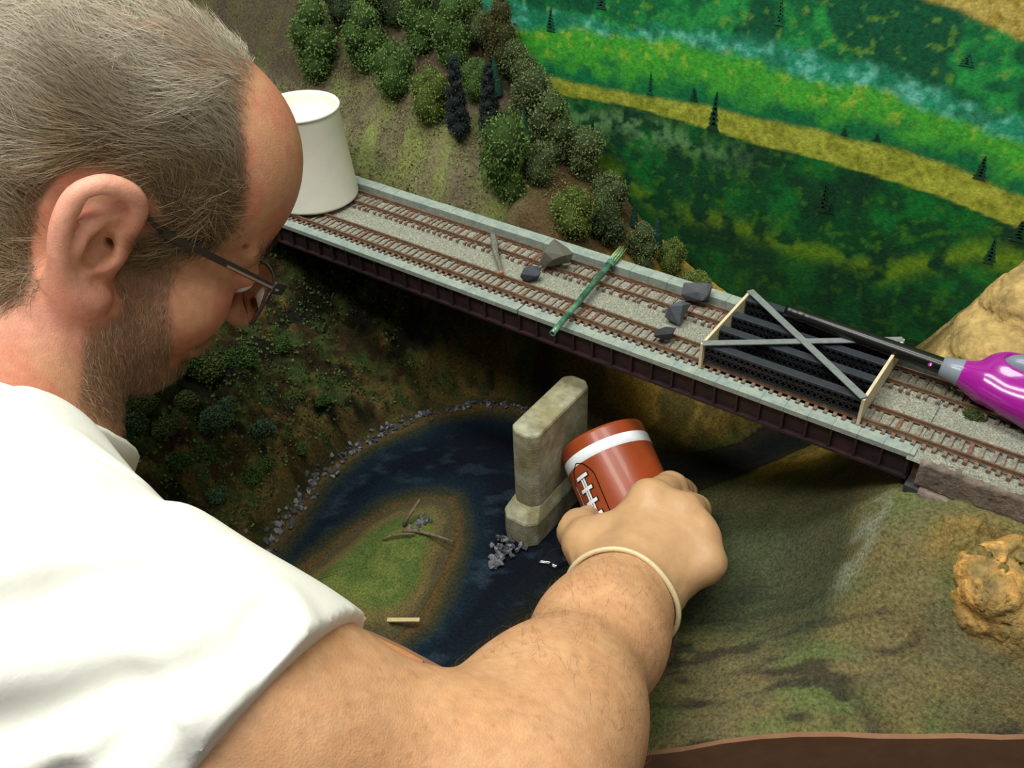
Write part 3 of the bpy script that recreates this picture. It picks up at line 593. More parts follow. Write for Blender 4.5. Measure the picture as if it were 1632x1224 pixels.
def conifer(base,h,r,pal,label):
    b=Vector((base[0],base[1],ground(base[0],base[1]))); t=thing('conifer',label,'tree',b)
    n=22; r=r*1.3; bl=[(.42*(1-.7*k/n)*math.sin(k*2.4),.42*(1-.7*k/n)*math.cos(k*2.4),k/n*4.6,(.66-.42*k/n)) for k in range(n)]
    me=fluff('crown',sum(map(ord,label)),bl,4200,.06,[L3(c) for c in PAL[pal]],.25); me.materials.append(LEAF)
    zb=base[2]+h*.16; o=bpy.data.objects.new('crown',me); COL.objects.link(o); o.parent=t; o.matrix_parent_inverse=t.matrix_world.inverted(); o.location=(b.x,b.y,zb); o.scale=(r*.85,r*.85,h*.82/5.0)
    MB().tube([(b.x,b.y,min(b.z-.002,base[2])),(b.x,b.y,zb+h*.4)],[.0016,.0010],6).build('trunk',mat('dark_bark',(48,40,36),.9,.3,200),t)
def stickpine(base,h,r,label):
    b=Vector((base[0],base[1],ground(base[0],base[1]))); t=thing('conifer',label,'tree',b)
    zc=base[2]; m=MB(); m.lathe([(.0003,0),(r*.8,.0),(r,.06*h),(r*.72,.4*h),(r*.6,.42*h),(r*.35,.72*h),(r*.28,.74*h),(0.0002,h)],10,(b.x,b.y,zc)); m.build('crown',mat('dyed_fibre',(14,64,46),.9,.4,500,bump=.8),t)
    MB().tube([(b.x,b.y,min(b.z-.003,zc-.012)),(b.x,b.y,zc+.01)],[.0011,.0010],6).build('trunk',mat('bare_stick',(168,118,66),.8,.2,300),t)
tree((-0.6892,0.1798,0.0975),70,98,1.002,'tall','g','lone tall green bushy tree at far left beside the head of the man',0)
tree((-0.6239,0.1859,0.1079),62,82,0.968,'tall','g','dull green tree second from the left along the hill front row',1)
tree((-0.6342,0.2200,0.1329),85,60,0.979,'twin','d','dark leafy tree cut by the top edge above the second hill tree',2)
tree((-0.5691,0.1636,0.0953),62,74,0.936,'round','g','bright green round tree with ragged crown third from the left',0)
tree((-0.5150,0.1532,0.0840),62,72,0.911,'round','o','yellowest green ball shaped tree in the hill front row',1)
tree((-0.5624,0.2017,0.1317),58,88,0.935,'tall','g','tall yellow green tree behind the bright round tree',2)
tree((-0.5227,0.1995,0.1245),54,88,0.919,'tall','g','tall green tree above the yellow ball shaped tree',0)
tree((-0.5234,0.2200,0.1526),60,50,0.915,'twin','g','green treetop cut by the top edge next to the backdrop',1)
tree((-0.5054,0.2200,0.1332),34,44,0.918,'round','s','small greyish green tree beside the corner of the backdrop',2)
tree((-0.4800,0.2200,0.1267),50,84,0.910,'tall','r','reddish olive tree touching the left edge of the backdrop',0)
tree((-0.4871,0.1861,0.0943),42,56,0.912,'round','g','small green tree between the two near black conifers',1)
tree((-0.4628,0.2200,0.1036),64,58,0.917,'twin','s','pale olive tree highest of the clump against the mural',2)
tree((-0.4427,0.2139,0.0772),52,74,0.920,'drip','s','pale olive drooping tree below the highest mural side tree',0)
tree((-0.4179,0.1364,0.0501),66,118,0.876,'drip','g','blue green weeping tree hanging low toward the rear curb',1)
tree((-0.4111,0.2025,0.0570),66,84,0.910,'tall','s','large pale olive tree in the middle of the mural side row',2)
tree((-0.3998,0.1621,0.0398),50,60,0.890,'round','s','olive bush under the large pale olive tree',0)
tree((-0.3835,0.2158,0.0297),52,70,0.922,'drip','s','drooping pale olive tree with bare leaning trunk at its left',1)
tree((-0.3523,0.1457,0.0110),66,66,0.875,'round','o','light olive round tree just behind the rear curb',2)
tree((-0.3527,0.2122,-0.0000),58,60,0.924,'round','s','pale olive tree behind the round tree near the rear curb',0)
tree((-0.3366,0.1711,-0.0099),70,56,0.897,'low','d','dark olive thicket between the rear curb and the pale trees',1)
tree((-0.3073,0.1996,-0.0376),46,60,0.918,'tall','s','upright olive tree near the frayed tip of the green tube',2)
tree((-0.2857,0.2200,-0.0514),40,50,0.929,'round','o','small olive tree at the right end of the row',0)
tree((-0.2594,0.2200,-0.0688),46,22,0.927,'low','o','low yellow green bush behind the angular grey rock',1)
tree((-0.4423,0.1713,0.0616),40,46,0.902,'round','r','brown olive bush in the shade under the pale trees',2)
tree((-0.6842,0.2200,0.1255),50,50,1.007,'round','d','dark bush cut by the top edge near the hair of the man',0)
tree((-0.6054,0.2200,0.1359),50,56,0.964,'round','d','dark shaded tree in the upper hill wood between taller trees',1)
tree((-0.5521,0.2200,0.1467),50,50,0.932,'round','d','dark round tree in the topmost hill row',2)
conifer((-0.4774,0.1443,0.0483),0.0916,0.0118,'k','near black conifer left of two on the hill in front of the trees')
conifer((-0.4519,0.1605,0.0486),0.0840,0.0112,'k','near black conifer right of two on the hill beside the shaded wood')
stickpine((-0.4741,0.2001,0.0768),0.0421,0.0078,'smooth dark green cone tree behind the right near black conifer')
stickpine((-0.4273,0.1797,0.0431),0.0415,0.0071,'smooth dark green cone tree under the pale mural side trees')
stickpine((-0.3315,0.2250,-0.0344),0.0321,0.0043,'slim dark green cone tree near the tube tip left of a trunked one')
stickpine((-0.3024,0.2186,-0.0448),0.0378,0.0061,'dark green cone tree on a bare orange stick at the row end')
# golden rock face glued into the right bank
GR=mat('gold_rock',(196,150,78),.7,.4,150,bump=1.,bscale=500,hue2=(136,114,62),spec=.45)
def outcrop(name,pts,label,m,h,amp,seed,lo,hi,zs=1.):
    F_=Field(); r=random.Random(seed)
    for (x,y,z),rad in pts: F_.ell((x,y,z),(rad*r.uniform(.9,1.2),rad*r.uniform(.9,1.2),rad*zs*r.uniform(.8,1.1)),None,.004)
    def fn(P,blk=None):
        d=F_(P,blk)
        if blk is None: return d
        rg=np.abs(fbm(P,45,3,seed)-.5)*2; rg2=np.abs(fbm(P,130,3,seed+5)-.5)*2
        return d+amp*(1-sstep(0,.12,rg))*1.0+amp*.4*(1-sstep(0,.12,rg2))+(fbm(P,260,3,seed+9)-.5)*amp*.5
    v,f=surface(fn,lo,hi,h,margin=2.2); o=link(name,npmesh(name,v,f),m,smooth=True); return tag(o,label,'rock')
g0=V3((0.0695,-0.0510,-0.0365)); r_=random.Random(5); P_=[]
for px_ in ((0.0549,-0.0416,-0.0320),(0.0646,-0.0351,-0.0264),(0.0743,-0.0254,-0.0238),(0.0586,-0.0539,-0.0408),(0.0682,-0.0474,-0.0351),(0.0789,-0.0416,-0.0309),(0.0662,-0.0617,-0.0482),(0.0763,-0.0579,-0.0422),(0.0869,-0.0535,-0.0394),(0.0916,-0.0403,-0.0295),(0.0999,-0.0518,-0.0378),(0.0854,-0.0616,-0.0465)):
    P_.append(((px_[0]+.004,px_[1]+.004,px_[2]-.003),.0150))
P_.append(((0.0713,-0.0468,-0.0336),.019)); outcrop('rock_outcrop',P_,'craggy golden brown rock outcrop on the olive bank in front of the tracks',GR,.0013,.0038,61,g0-np.array([.05,.05,.045]),g0+np.array([.075,.06,.045]),.9)
P_=[]
for px_ in ((0.0086,0.1198,0.0059),(0.0221,0.1186,0.0203),(0.0370,0.1173,0.0271),(0.0203,0.1393,0.0396),(0.0287,0.1416,0.0517),(0.0133,0.1324,0.0249),(0.0052,0.1142,-0.0004)): P_.append(((px_[0],px_[1]+.016,px_[2]-.014),.032))
t0=V3((0.0227,0.1257,0.0271)); outcrop('rock_outcrop',P_,'smooth tan rock mound behind the magenta lighter against the mural',mat('tan_rock',(190,160,98),.85,.3,110,bump=.8,bscale=400,hue2=(160,136,84)),.0022,.0022,71,t0-np.array([.09,.07,.07]),t0+np.array([.10,.10,.07]),.9)
# one bare pale trunk leaning out of the drooping tree
sh_label='small leafy green foliage clump glued on the shaded gorge bank'
SHR=[fluff('shrub',300+i,[(0,0,0,.8),(.55,.1,-.1,.5),(-.4,.3,0,.55)],2200,.07,[L3(c) for c in (((36,54,24),(84,116,52)),((50,62,30),(96,112,58)),((40,58,40),(92,124,88)))[i]]) for i in range(3)]
for q in SHR: q.materials.append(LEAF)
for i,(p,s) in enumerate([((-0.5719,-0.1379,-0.0735),.017),((-0.5548,-0.1302,-0.0819),.016),((-0.5688,-0.1647,-0.0805),.015),((-0.5426,-0.1026,-0.0890),.016),((-0.5680,-0.1909,-0.0851),.014),((-0.5194,-0.1614,-0.1083),.015),((-0.5075,-0.1905,-0.1179),.015),((-0.5473,-0.1904,-0.1004),.014),((-0.4929,-0.1335,-0.1162),.012),((-0.4745,-0.1691,-0.1309),.011),
   ((-0.5481,-0.1634,-0.0918),.012),((-0.5599,-0.2104,-0.0918),.014),((-0.5467,-0.0543,-0.0981),.011),((-0.5018,-0.0867,-0.1168),.010),((-0.5263,-0.1386,-0.0992),.010),((-0.5101,-0.2104,-0.1201),.011),((-0.4737,-0.1514,-0.1297),.010),((-0.4769,-0.2026,-0.1341),.010),((-0.4796,-0.0722,-0.1318),.008),((-0.4681,-0.1174,-0.1382),.008)]):
    o=bpy.data.objects.new('shrub',SHR[i%3]); COL.objects.link(o); o.location=(p[0],p[1],ground(p[0],p[1])+s*.25); o.scale=(s,s,s*.7); o.rotation_euler=(0,0,i*1.3); tag(o,sh_label,'foliage','leafy clumps on the gorge bank')
def litter(name,label,mask,n,size,cols,seed):
    r=np.random.default_rng(seed); I=r.choice(len(X),n,p=mask/mask.sum()); p=np.c_[X[I],Y[I],Z[I]]+r.normal(0,.0012,(n,3)); p[:,2]+=.0004
    a=r.normal(size=(n,3)); a/=np.linalg.norm(a,axis=1)[:,None]; b=np.cross(a,r.normal(size=(n,3))); b/=np.linalg.norm(b,axis=1)[:,None]; s=(size*r.uniform(.5,1.4,n))[:,None]
    V=np.stack([p-a*s,p+b*s*.7,p+a*s,p-b*s*.7],1).reshape(-1,3); i=np.arange(n)*4; t=r.random((n,1)); c=L3(cols[0])*(1-t)+L3(cols[1])*t
    me=npmesh(name,V,np.c_[i,i+1,i+2,i+3],np.repeat(c,4,0)); o=link(name,me,LEAF,ter,kind='stuff'); o['label']=label
gap=((Y<-.006)|(Y>.108))
litter('leaf_litter','dark green leafy scatter carpeting the steep gorge bank',slope_zone*(fbm(Q,40,3,141)>.42)*(ds>.012),52000,.0016,((40,52,24),(98,116,58)),3)
litter('turf','olive turf scatter on the wooded hillside behind the bridge',hill_zone*(fbm(Q,45,3,143)>.48)*gap*(X<-.36)*(Y<.19),22000,.0009,((108,106,64),(128,130,76)),4)
o=tag(bpy.data.objects.new('weed_tuft',SHR[1]),'small olive weed tuft growing in the ballast by the magenta lighter','weed'); COL.objects.link(o); o.location=(0.0217,0.0601,0.0030); o.scale=(.008,.006,.004)
# ------------------------------------------------------------------ small black truss span stored on the deck
BLK=mat('black_plastic',(22,22,26),.45,.3,200,hue2=(34,36,44)); CARD=mat('styrene',(206,196,162),.6,.12,120); GRY=mat('grey_strip',(116,124,122),.6,.15,200)
ts=thing('truss_span','black lattice truss span with cream end plates and grey bracing on the tracks','truss',(-.098,.049,.007))
xa,xb=-.156,-.0395; ya,yb_=.0085,.0905; zt=.0245; zb0=.0071
def plate(x,notch):
    m=MB(); # stepped card: full height at the front and back, cut lower between the chords
    pts=[(ya,.0030),(ya,zt),(yb_,zt),(yb_,.0112),(yb_-.006,.0076),(ya+.004,.0074),(ya+.0030,.0030)]
    n=len(pts); m.add([(x-.0011,y,z) for y,z in pts]+[(x+.0011,y,z) for y,z in pts],[tuple(range(n-1,-1,-1)),tuple(range(n,2*n))]+[(i,(i+1)%n,n+(i+1)%n,n+i) for i in range(n)])
    return m.build('end_plate',CARD,ts,bevel=.0003)
plate(xa,1); plate(xb,1)
for yy in (.0155,.0385,.0600,.0835):
    hgt=.0235 if yy<.08 else .0245; hgt-=.0018
    mb=MB().box((xa+.0015,yy-.0036,hgt-.0022),(xb-.0015,yy+.0036,hgt)); mb.build('top_chord',mat('chord_top',(44,48,56),.5,.2,200),ts,bevel=.0003)
    MB().box((xa+.0015,yy-.0036,zb0+.0002),(xb-.0015,yy+.0036,zb0+.0024)).build('bottom_chord',BLK,ts,bevel=.0003)
    MB().box((xa+.0015,yy-.0038,.0150),(xb-.0015,yy+.0038,.0164)).build('middle_rail',BLK,ts)
    MB().box((xa+.002,yy-.0005,zb0+.0024),(xb-.002,yy+.0005,hgt-.0022)).build('web',mat('web_black',(10,10,12),.6,.1,100),ts)
    lt=MB()
    for s in (-1,1):
        x=xa+.003
        while x<xb-.006:
            for z0,z1 in ((zb0+.002,.0152),(.0162,hgt-.001)):
                lt.bar((x,yy+s*.0034,z0),(x+.0045,yy+s*.0034,z1),.0006,.0009,(0,1,0)); lt.bar((x+.0045,yy+s*.0034,z0),(x,yy+s*.0034,z1),.0006,.0009,(0,1,0))
            x+=.0045
    lt.build('lattice',BLK,ts,kind='stuff')
for a,b,dz in (((xa,yb_-.001),(xb,ya+.001),.0010),((xa,ya+.001),(xb,yb_-.001),-.0001)):
    MB().bar((a[0],a[1],zt+dz),(b[0],b[1],zt+dz),.0056,.0010).build('cross_brace',GRY,ts,bevel=.0002)
# ------------------------------------------------------------------ utility lighter
lg=thing('utility_lighter','magenta utility lighter with grey trigger button and long black barrel resting over the truss span','lighter',(-0.0070,0.0726,0.0240))
tip=Vector((-0.1201,0.0701,0.0315)); col_=Vector((-0.0085,0.0741,0.0235)); bd=(col_-tip); BL=bd.length; bd.normalize()
BB=mat('barrel_black',(12,12,14),.32,.1,200,coat=.1)
MB().lathe([(.0022,0),(.0042,0),(.0044,.004),(.0040,.005),(.0040,.009),(.0045,.010),(.0045,.0135),(.0041,.0145),(.0041,.018),(.0046,.019),(.0056,BL*.75),(.0060,BL+.002)],24,tip,bd).build('barrel',BB,lg,smooth=True)
MB().lathe([(.0016,.0005),(.0022,.0004),(.0022,.004),(.0005,.004)],16,tip,bd).build('nozzle',mat('steel',(150,150,150),.3,.1,100,metal=.9),lg,smooth=True)
MB().lathe([(.0058,0),(.0072,.0005),(.0080,.008),(.0096,.0125),(.0090,.014)],28,col_,bd).build('collar',mat('grey_plastic',(126,134,146),.35,.08,60,coat=.2),lg,smooth=True)
# handle: smooth teardrop with a thumb ring
hx=bd; hz_=Vector((0,0,1)); hy=hz_.cross(hx).normalized(); hz_=hx.cross(hy).normalized(); HM=np.array([hx[:],hy[:],hz_[:]]); c0=np.array(col_[:])+np.array(bd[:])*.012
def hp(a,b,c): return c0+HM[0]*a+HM[1]*b+HM[2]*c
fd=Field(); fd.cone(hp(0,0,0),hp(.016,.0,.000),.0088,.0135,.008); fd.ell(hp(.050,-.003,.001),(.042,.0215,.0165),HM,.010); fd.cone(hp(.06,-.006,.001),hp(.16,-.020,.010),.0165,.0130,.012)
fd.ell(hp(.036,.008,.012),(.0235,.0135,.010),HM,.006)
fd.ell(hp(.038,.008,.024),(.0185,.0105,.0125),HM,.002,True)
v,f_=surface(fd,c0-.06,c0+np.array([.22,.10,.06]),.0012)
MAG=mat('magenta_plastic',(150,22,138),.22,.06,40,coat=.6)
hm_=link('handle',npmesh('handle',v,f_),MAG,lg,smooth=True)
fb=Field(); fb.ell(hp(.038,.008,.014),(.0160,.0080,.0100),HM); v,f_=surface(fb,hp(.038,.008,.014)-.022,hp(.038,.008,.014)+.022,.0010)
link('trigger',npmesh('trigger',v,f_),mat('button_grey',(120,128,142),.35,.08,60,coat=.2),lg,smooth=True)
MB().lathe([(.0001,.0005),(.0013,.0003),(.0015,-.0002)],12,Vector((-0.0142,0.0635,0.0290)),(-.3,-.6,.8)).build('indicator_dot',MAG,lg)
# ------------------------------------------------------------------ white cup
cb=Vector((-0.5852,0.0522,0.0069)); cup=thing('paper_cup','white flared paper cup standing on the tracks at the far end of the bridge','cup',cb)
MB().lathe([(.0001,.0),(.040,.0),(.0418,.0012),(.0418,.003),(.0350,.086),(.0358,.0880),(.0356,.0895),(.0345,.0895),(.0338,.086),(.0405,.006),(.0001,.005)],72,cb).build('cup_wall',mat('white_card',(240,240,226),.5,.03,60,sss=.0),cup,smooth=True)
MB().lathe([(.0346,.0862),(.0362,.0868),(.0366,.0884),(.0358,.0899),(.0344,.0896)],72,cb).build('rolled_rim',mat('white_rim',(250,250,240),.4,.02,60),cup,smooth=True)
MB().lathe([(.0001,.060),(.0366,.060)],60,cb).build('contents',mat('milky_resin',(232,238,232),.3,.05,60),cup,smooth=True)
# ------------------------------------------------------------------ football mug
MR=.0365; MT=Vector((-0.2320,0.0018,-0.0977)); MA=Vector((-0.7455,0.4865,0.4570)).normalized(); MLN=.092; MBt=MT-MA*MLN
mug=thing('football_mug','rust brown mug printed like a football with white stripe and laces, held tipped','mug',MBt)
BR=mat('brown_glaze',(146,64,30),.38,.12,30,coat=.12); WH=mat('white_print',(226,230,234),.3,.04,60); BKP=mat('black_print',(26,16,14),.3,.05,60)
MB().lathe([(.0001,0),(MR-.005,0),(MR-.001,.002),(MR,.006),(MR,MLN-.003),(MR-.0006,MLN-.0006),(MR-.002,MLN),(MR-.0036,MLN-.001),(MR-.004,MLN-.004),(MR-.004,.008),(MR-.008,.005),(.0001,.005)],96,MBt,MA).build('body',BR,mug,smooth=True)
MB().lathe([(MR+.00005,MLN-.0205),(MR+.0003,MLN-.0203),(MR+.0003,MLN-.0117),(MR+.00005,MLN-.0115)],96,MBt,MA).build('stripe',WH,mug,smooth=True)
MB().lathe([(.0001,MLN-.03),(MR-.0041,MLN-.03)],48,MBt,MA).build('resin',mat('mug_resin',(210,196,160),.1,.05,60,coat=1),mug,smooth=True)
cdir=(Vector(camo.location)-MBt); cdir=(cdir-MA*cdir.dot(MA)).normalized(); cl=MA.cross(cdir).normalized()          # toward the man's side of the mug
if cl.dot(Vector((-0.8161,-0.5770,0.0335)))<0: cl=-cl
def msurf(ang,z,r=.0004): return MBt+MA*z+(cdir*math.cos(ang)+cl*math.sin(ang))*(MR+r)
def patch(pts_a,z0,z1,r,m,name,n=6):
    a0,a1=pts_a; mb=MB(); V=[];
    for i in range(n+1):
        a=a0+(a1-a0)*i/n
        V += [msurf(a,z0,r),msurf(a,z1,r),msurf(a,z0,.00005),msurf(a,z1,.00005)]
    F=[]
    for i in range(n): b=i*4; F += [(b,b+4,b+5,b+1),(b+2,b,b+1,b+3),(b,b+2,b+6,b+4),(b+1,b+5,b+7,b+3)]
    F += [(0,2,3,1),(n*4,n*4+1,n*4+3,n*4+2)]
    return mb.add(V,F).build(name,m,mug)
LA=math.radians(44); zs=[.0615-.0108*k for k in range(6)]
for i,z in enumerate(zs):
    patch((LA-.20,LA+.20),z-.0021,z+.0021,.0005,BKP,'lace_outline'); patch((LA-.175,LA+.175),z-.0014,z+.0014,.0009,WH,'lace')
patch((LA-.075,LA+.075),zs[-1],zs[0]-.002,.0004,BKP,'lace_outline',3)
for s in (-.035,.035): patch((LA+s-.022,LA+s+.022),zs[-1],zs[0]-.002,.0007,WH,'lace',2)
sm=MB(); 
for s in (-1,1):
    pts=[]
    for k in range(24):
        t=k/23; z=.0735-t*.07; w=.34*min(1,math.sqrt(max(0,t)*5)); pts.append(msurf(LA+s*w,z,.0003))
    sm.tube(pts,.00045,5)
sm.build('seam_outline',BKP,mug)

# ------------------------------------------------------------------ the man
Fv=np.array((0.4297,0.6307,-0.6463)); Uv=np.array((0.3137,0.5669,0.7618)); Fv/=np.linalg.norm(Fv); Uv=Uv-Fv*(Uv@Fv); Uv/=np.linalg.norm(Uv); Rv=np.cross(Fv,Uv)
EAR=V3((-0.4188,-0.2596,0.1584)); HC=EAR-Rv*.076+Fv*.012
HM_=np.array([Fv,Uv,Rv])
def H(f,u,r): return HC+Fv*f+Uv*u+Rv*r
def loc(P): return (P-HC)@HM_.T
S_=V3((-0.2611,-0.4667,0.1104)); E_=V3((-0.0846,-0.3354,-0.0035)); W_=V3((-0.1305,-0.1340,-0.0870)); NB=V3((-0.4745,-0.3552,0.0548))
SL=NB+(NB-S_)*.9; SL[2]=S_[2]-.02
PEL=NB+np.array([-.10,-.16,-.50]); 
B=Field()
# skull and face
B.ell(H(-.008,.040,0),(.100,.088,.078),HM_,.012); B.ell(H(.040,.050,0),(.060,.066,.066),HM_,.02); B.ell(H(-.045,.02,0),(.060,.070,.070),HM_,.02)
B.ell(H(.045,-.030,0),(.050,.070,.060),HM_,.02); 
for s in (-1,1):
    B.cone(H(.0,-.045,s*.056),H(.060,-.088,s*.030),.022,.020,.02)            # jaw
    B.ell(H(.058,-.030,s*.040),(.030,.034,.026),HM_,.012)                     # cheek
    B.cone(H(.086,.020,s*.012),H(.078,.022,s*.044),.0105,.010,.010)            # brow ridge
    B.ell(H(.095,.002,s*.032),(.012,.010,.014),HM_,.008,True)                 # eye socket
    B.ell(H(.083,.002,s*.031),(.0140,.0135,.0140),HM_,.004)                   # eyelids
    B.ell(H(.107,-.036,s*.011),(.011,.009,.008),HM_,.005)                     # nostril wing
B.cone(H(.092,.008,0),H(.116,-.030,0),.008,.0115,.010)
B.ell(H(.070,-.092,0),(.026,.020,.026),HM_,.015)                             # chin
B.cone(H(.090,-.060,-.018),H(.090,-.060,.018),.0085,.0085,.008); B.cone(H(.088,-.070,-.014),H(.088,-.070,.014),.009,.009,.006)
B.cone(H(.104,-.0655,-.022),H(.104,-.0655,.022),.003,.003,.004,True)          # mouth line
# ears
for s in (-1,1):
    def e(f,u,r): return H(-.012+1.20*(f*.966-u*.259),1.20*(f*.259+u*.966),s*(.0705+r*1.15))
    B.ell(e(.0,.0,.003),(.018,.034,.009),HM_,.008)
    hel=[(.010,.006,.006),(.013,.020,.010),(.008,.030,.014),(-.004,.033,.017),(-.015,.026,.019),(-.019,.012,.020),(-.018,-.004,.019),(-.013,-.018,.015),(-.005,-.027,.010),(.003,-.030,.006)]
    hr=[.0040,.0044,.0047,.0049,.0050,.0050,.0050,.0056,.0078,.0070]; hq=np.array([list(q)+[w] for q,w in zip(hel,hr)]); hq=np.vstack([2*hq[0]-hq[1],hq,2*hq[-1]-hq[-2]]); fine=[]
    for i in range(1,len(hq)-2):
        for t in np.linspace(0,1,5,endpoint=False): fine.append(.5*(2*hq[i]+(hq[i+1]-hq[i-1])*t+(2*hq[i-1]-5*hq[i]+4*hq[i+1]-hq[i+2])*t*t+(3*hq[i]-hq[i-1]-3*hq[i+1]+hq[i+2])*t**3))
    fine.append(hq[-2]); B.chain([e(*q[:3]) for q in fine],[q[3] for q in fine],.004)
    B.chain([e(.003,.018,.010),e(-.007,.012,.013),e(-.010,.0,.014),e(-.005,-.012,.011)],[.0040,.0050,.0050,.0046],.006)
    B.ell(e(.006,-.006,.008),(.006,.008,.006),HM_,.006)                       # tragus
    B.ell(e(-.001,-.002,.012),(.0085,.0130,.0120),HM_,.004,True)             # bowl of the ear
    B.cone(e(.001,-.001,.010),e(.008,.0,-.008),.0038,.0030,.003,True)
    B.ell(e(-.002,.023,.018),(.0120,.0060,.0085),HM_,.004,True)
# neck and trunk
B.cone(H(-.040,-.030,0),NB,.060,.066,.03); B.cone(H(-.010,-.055,0),NB+Fv*.02,.050,.055,.03)
B.cone(NB,(NB+S_)/2,.062,.056,.04); B.cone((NB+S_)/2,S_,.056,.060,.03); B.cone(NB,SL,.06,.056,.04)
CH=NB+np.array([-.015,-.04,-.17]); B.cone(NB+np.array([0,-.02,-.06]),CH,.085,.125,.05); B.cone(CH+(S_-NB)*.45,PEL+(S_-NB)*.30,.105,.115,.06); B.cone(CH+(SL-NB)*.45,PEL+(SL-NB)*.3,.105,.115,.06)
# right arm: tapering upper arm, elbow, forearm, wrist
M1=S_+(E_-S_)*.45; B.cone(S_,M1,.066,.0565,.05); B.cone(M1,E_,.0565,.043,.05)
F1=E_+(W_-E_)*.30; F2=E_+(W_-E_)*.72; B.cone(E_,F1,.0420,.0395,.05); B.cone(F1,F2,.0395,.0315,.05); B.cone(F2,W_,.0315,.0280,.03)
B.ell(E_+(E_-M1)*.09,(.03,.03,.03),None,.02)
# left arm hanging beside the body
EL=SL+np.array([-.10,-.02,-.28]); WL=EL+np.array([.06,.06,-.24]); B.cone(SL,EL,.060,.044,.03); B.cone(EL,WL,.044,.03,.02); B.cone(WL,WL+np.array([.01,.02,-.07]),.028,.036,.02)
for k in range(4): q=WL+np.array([-.02+.015*k,.02,-.08]); B.chain([q,q+np.array([0,.01,-.045]),q+np.array([.01,.02,-.075])],[.010,.0095,.008],.004)
B.chain([WL+np.array([.02,.02,-.03]),WL+np.array([.045,.03,-.07]),WL+np.array([.04,.035,-.10])],[.013,.011,.009],.006)
# right hand closed round the mug
HD=Field()
MC=[V3((-0.1496,-0.0686,-0.0656)),V3((-0.1269,-0.0646,-0.0691)),V3((-0.1095,-0.0728,-0.0745)),V3((-0.0969,-0.0874,-0.0796))]
HD.cone(F2,W_,.0315,.0280,.03)
for q,r in zip(MC,(.0130,.0130,.0125,.0120)): HD.cone(W_+(q-W_)*.12,q,.0185,r,.016)
HD.cone(V3((-0.1385,-0.1013,-0.0815)),V3((-0.1238,-0.0825,-0.0833)),.017,.015,.02)
TH=[V3((-0.1487,-0.1309,-0.0845)),V3((-0.1746,-0.1111,-0.0867)),V3((-0.1939,-0.0936,-0.0994)),V3((-0.2030,-0.0680,-0.1149))]
HD.chain(TH,[.0190,.0150,.0128,.0105],.010)
HD.cone(V3((-0.1712,-0.1081,-0.0861)),V3((-0.1494,-0.0739,-0.0712)),.0120,.0120,.014)          # web between thumb and first finger
FG=[[MC[0],V3((-0.1549,-0.0247,-0.0913)),V3((-0.1565,0.0014,-0.1184)),V3((-0.1812,0.0155,-0.1501))],
    [MC[1],V3((-0.1345,-0.0251,-0.1040)),V3((-0.1438,-0.0017,-0.1313)),V3((-0.1695,0.0129,-0.1615))],
    [MC[2],V3((-0.1191,-0.0382,-0.1129)),V3((-0.1294,-0.0161,-0.1375)),V3((-0.1543,-0.0001,-0.1638))],
    [MC[3],V3((-0.1094,-0.0603,-0.1104)),V3((-0.1190,-0.0425,-0.1303)),V3((-0.1390,-0.0285,-0.1494))]]
for g,rr in zip(FG,((.0130,.0118,.0105,.0088),(.0130,.0120,.0108,.0090),(.0125,.0112,.0102,.0086),(.0118,.0098,.0090,.0078))): HD.chain(g,rr,.004)
for q in MC: HD.ell(q+(q-W_)*.02+np.array((0.2153,-0.2739,0.5278))*.0045,(.0105,.0105,.0105),None,.010)
full=Field(); full.p=B.p+HD.p
pv,pf=surface(full,(-.80,-.72,-.52),(.0,.02,.45),.0023)
print('person verts',len(pv))
# taubin-like smoothing of the net
def relax(v,f,it=2,lam=.5):
    n=len(v); e=np.vstack([f[:,[0,1]],f[:,[1,2]],f[:,[2,3]],f[:,[3,0]]]); cnt=np.bincount(e.ravel(),minlength=n)[:,None]
    for k in range(it):
        for l in (lam,-lam*.95):
            s=np.zeros((n,3))
            for a in range(3): s[:,a]=np.bincount(e[:,0],v[e[:,1],a],n)+np.bincount(e[:,1],v[e[:,0],a],n)
            v=v+l*(s/np.maximum(cnt,1)-v)
    return v
pv=relax(pv,pf,2)
# skin colour: redder ear, ruddy face, greyer scalp under the hair, freckles on the arm
q=loc(pv); head=sstep(.02,-.0,np.linalg.norm((pv-H(-.005,.0,0))/np.array([1,1,1]),axis=1)-.135)
SKC=np.ones((len(pv),3))*L3((208,160,118)); SKC=mix(SKC,np.ones((len(pv),3))*L3((196,144,102)),sstep(.4,.62,fbm(pv,70,3,151))*.5)
fr_=sstep(.74,.86,vnoise(pv*520,5))*sstep(.4,.6,fbm(pv,60,2,153)); SKC=mix(SKC,np.ones((len(pv),3))*L3((168,114,76)),fr_*.45)
face=np.ones((len(pv),3))*L3((204,150,116)); face=mix(face,np.ones((len(pv),3))*L3((204,136,108)),sstep(.42,.6,fbm(pv,45,3,155)))
nk=sstep(.04,.0,np.linalg.norm(pv-NB,axis=1)-.13); hk=np.maximum(head,nk); SKC=mix(SKC,face,hk)
earz=np.minimum(sstep(.078,.092,np.abs(q[:,2])),sstep(.075,.055,np.linalg.norm(q[:,:2]-np.array([-.014,.0]),axis=1))); SKC=mix(SKC,np.ones((len(pv),3))*L3((220,158,136)),earz*.8*head)
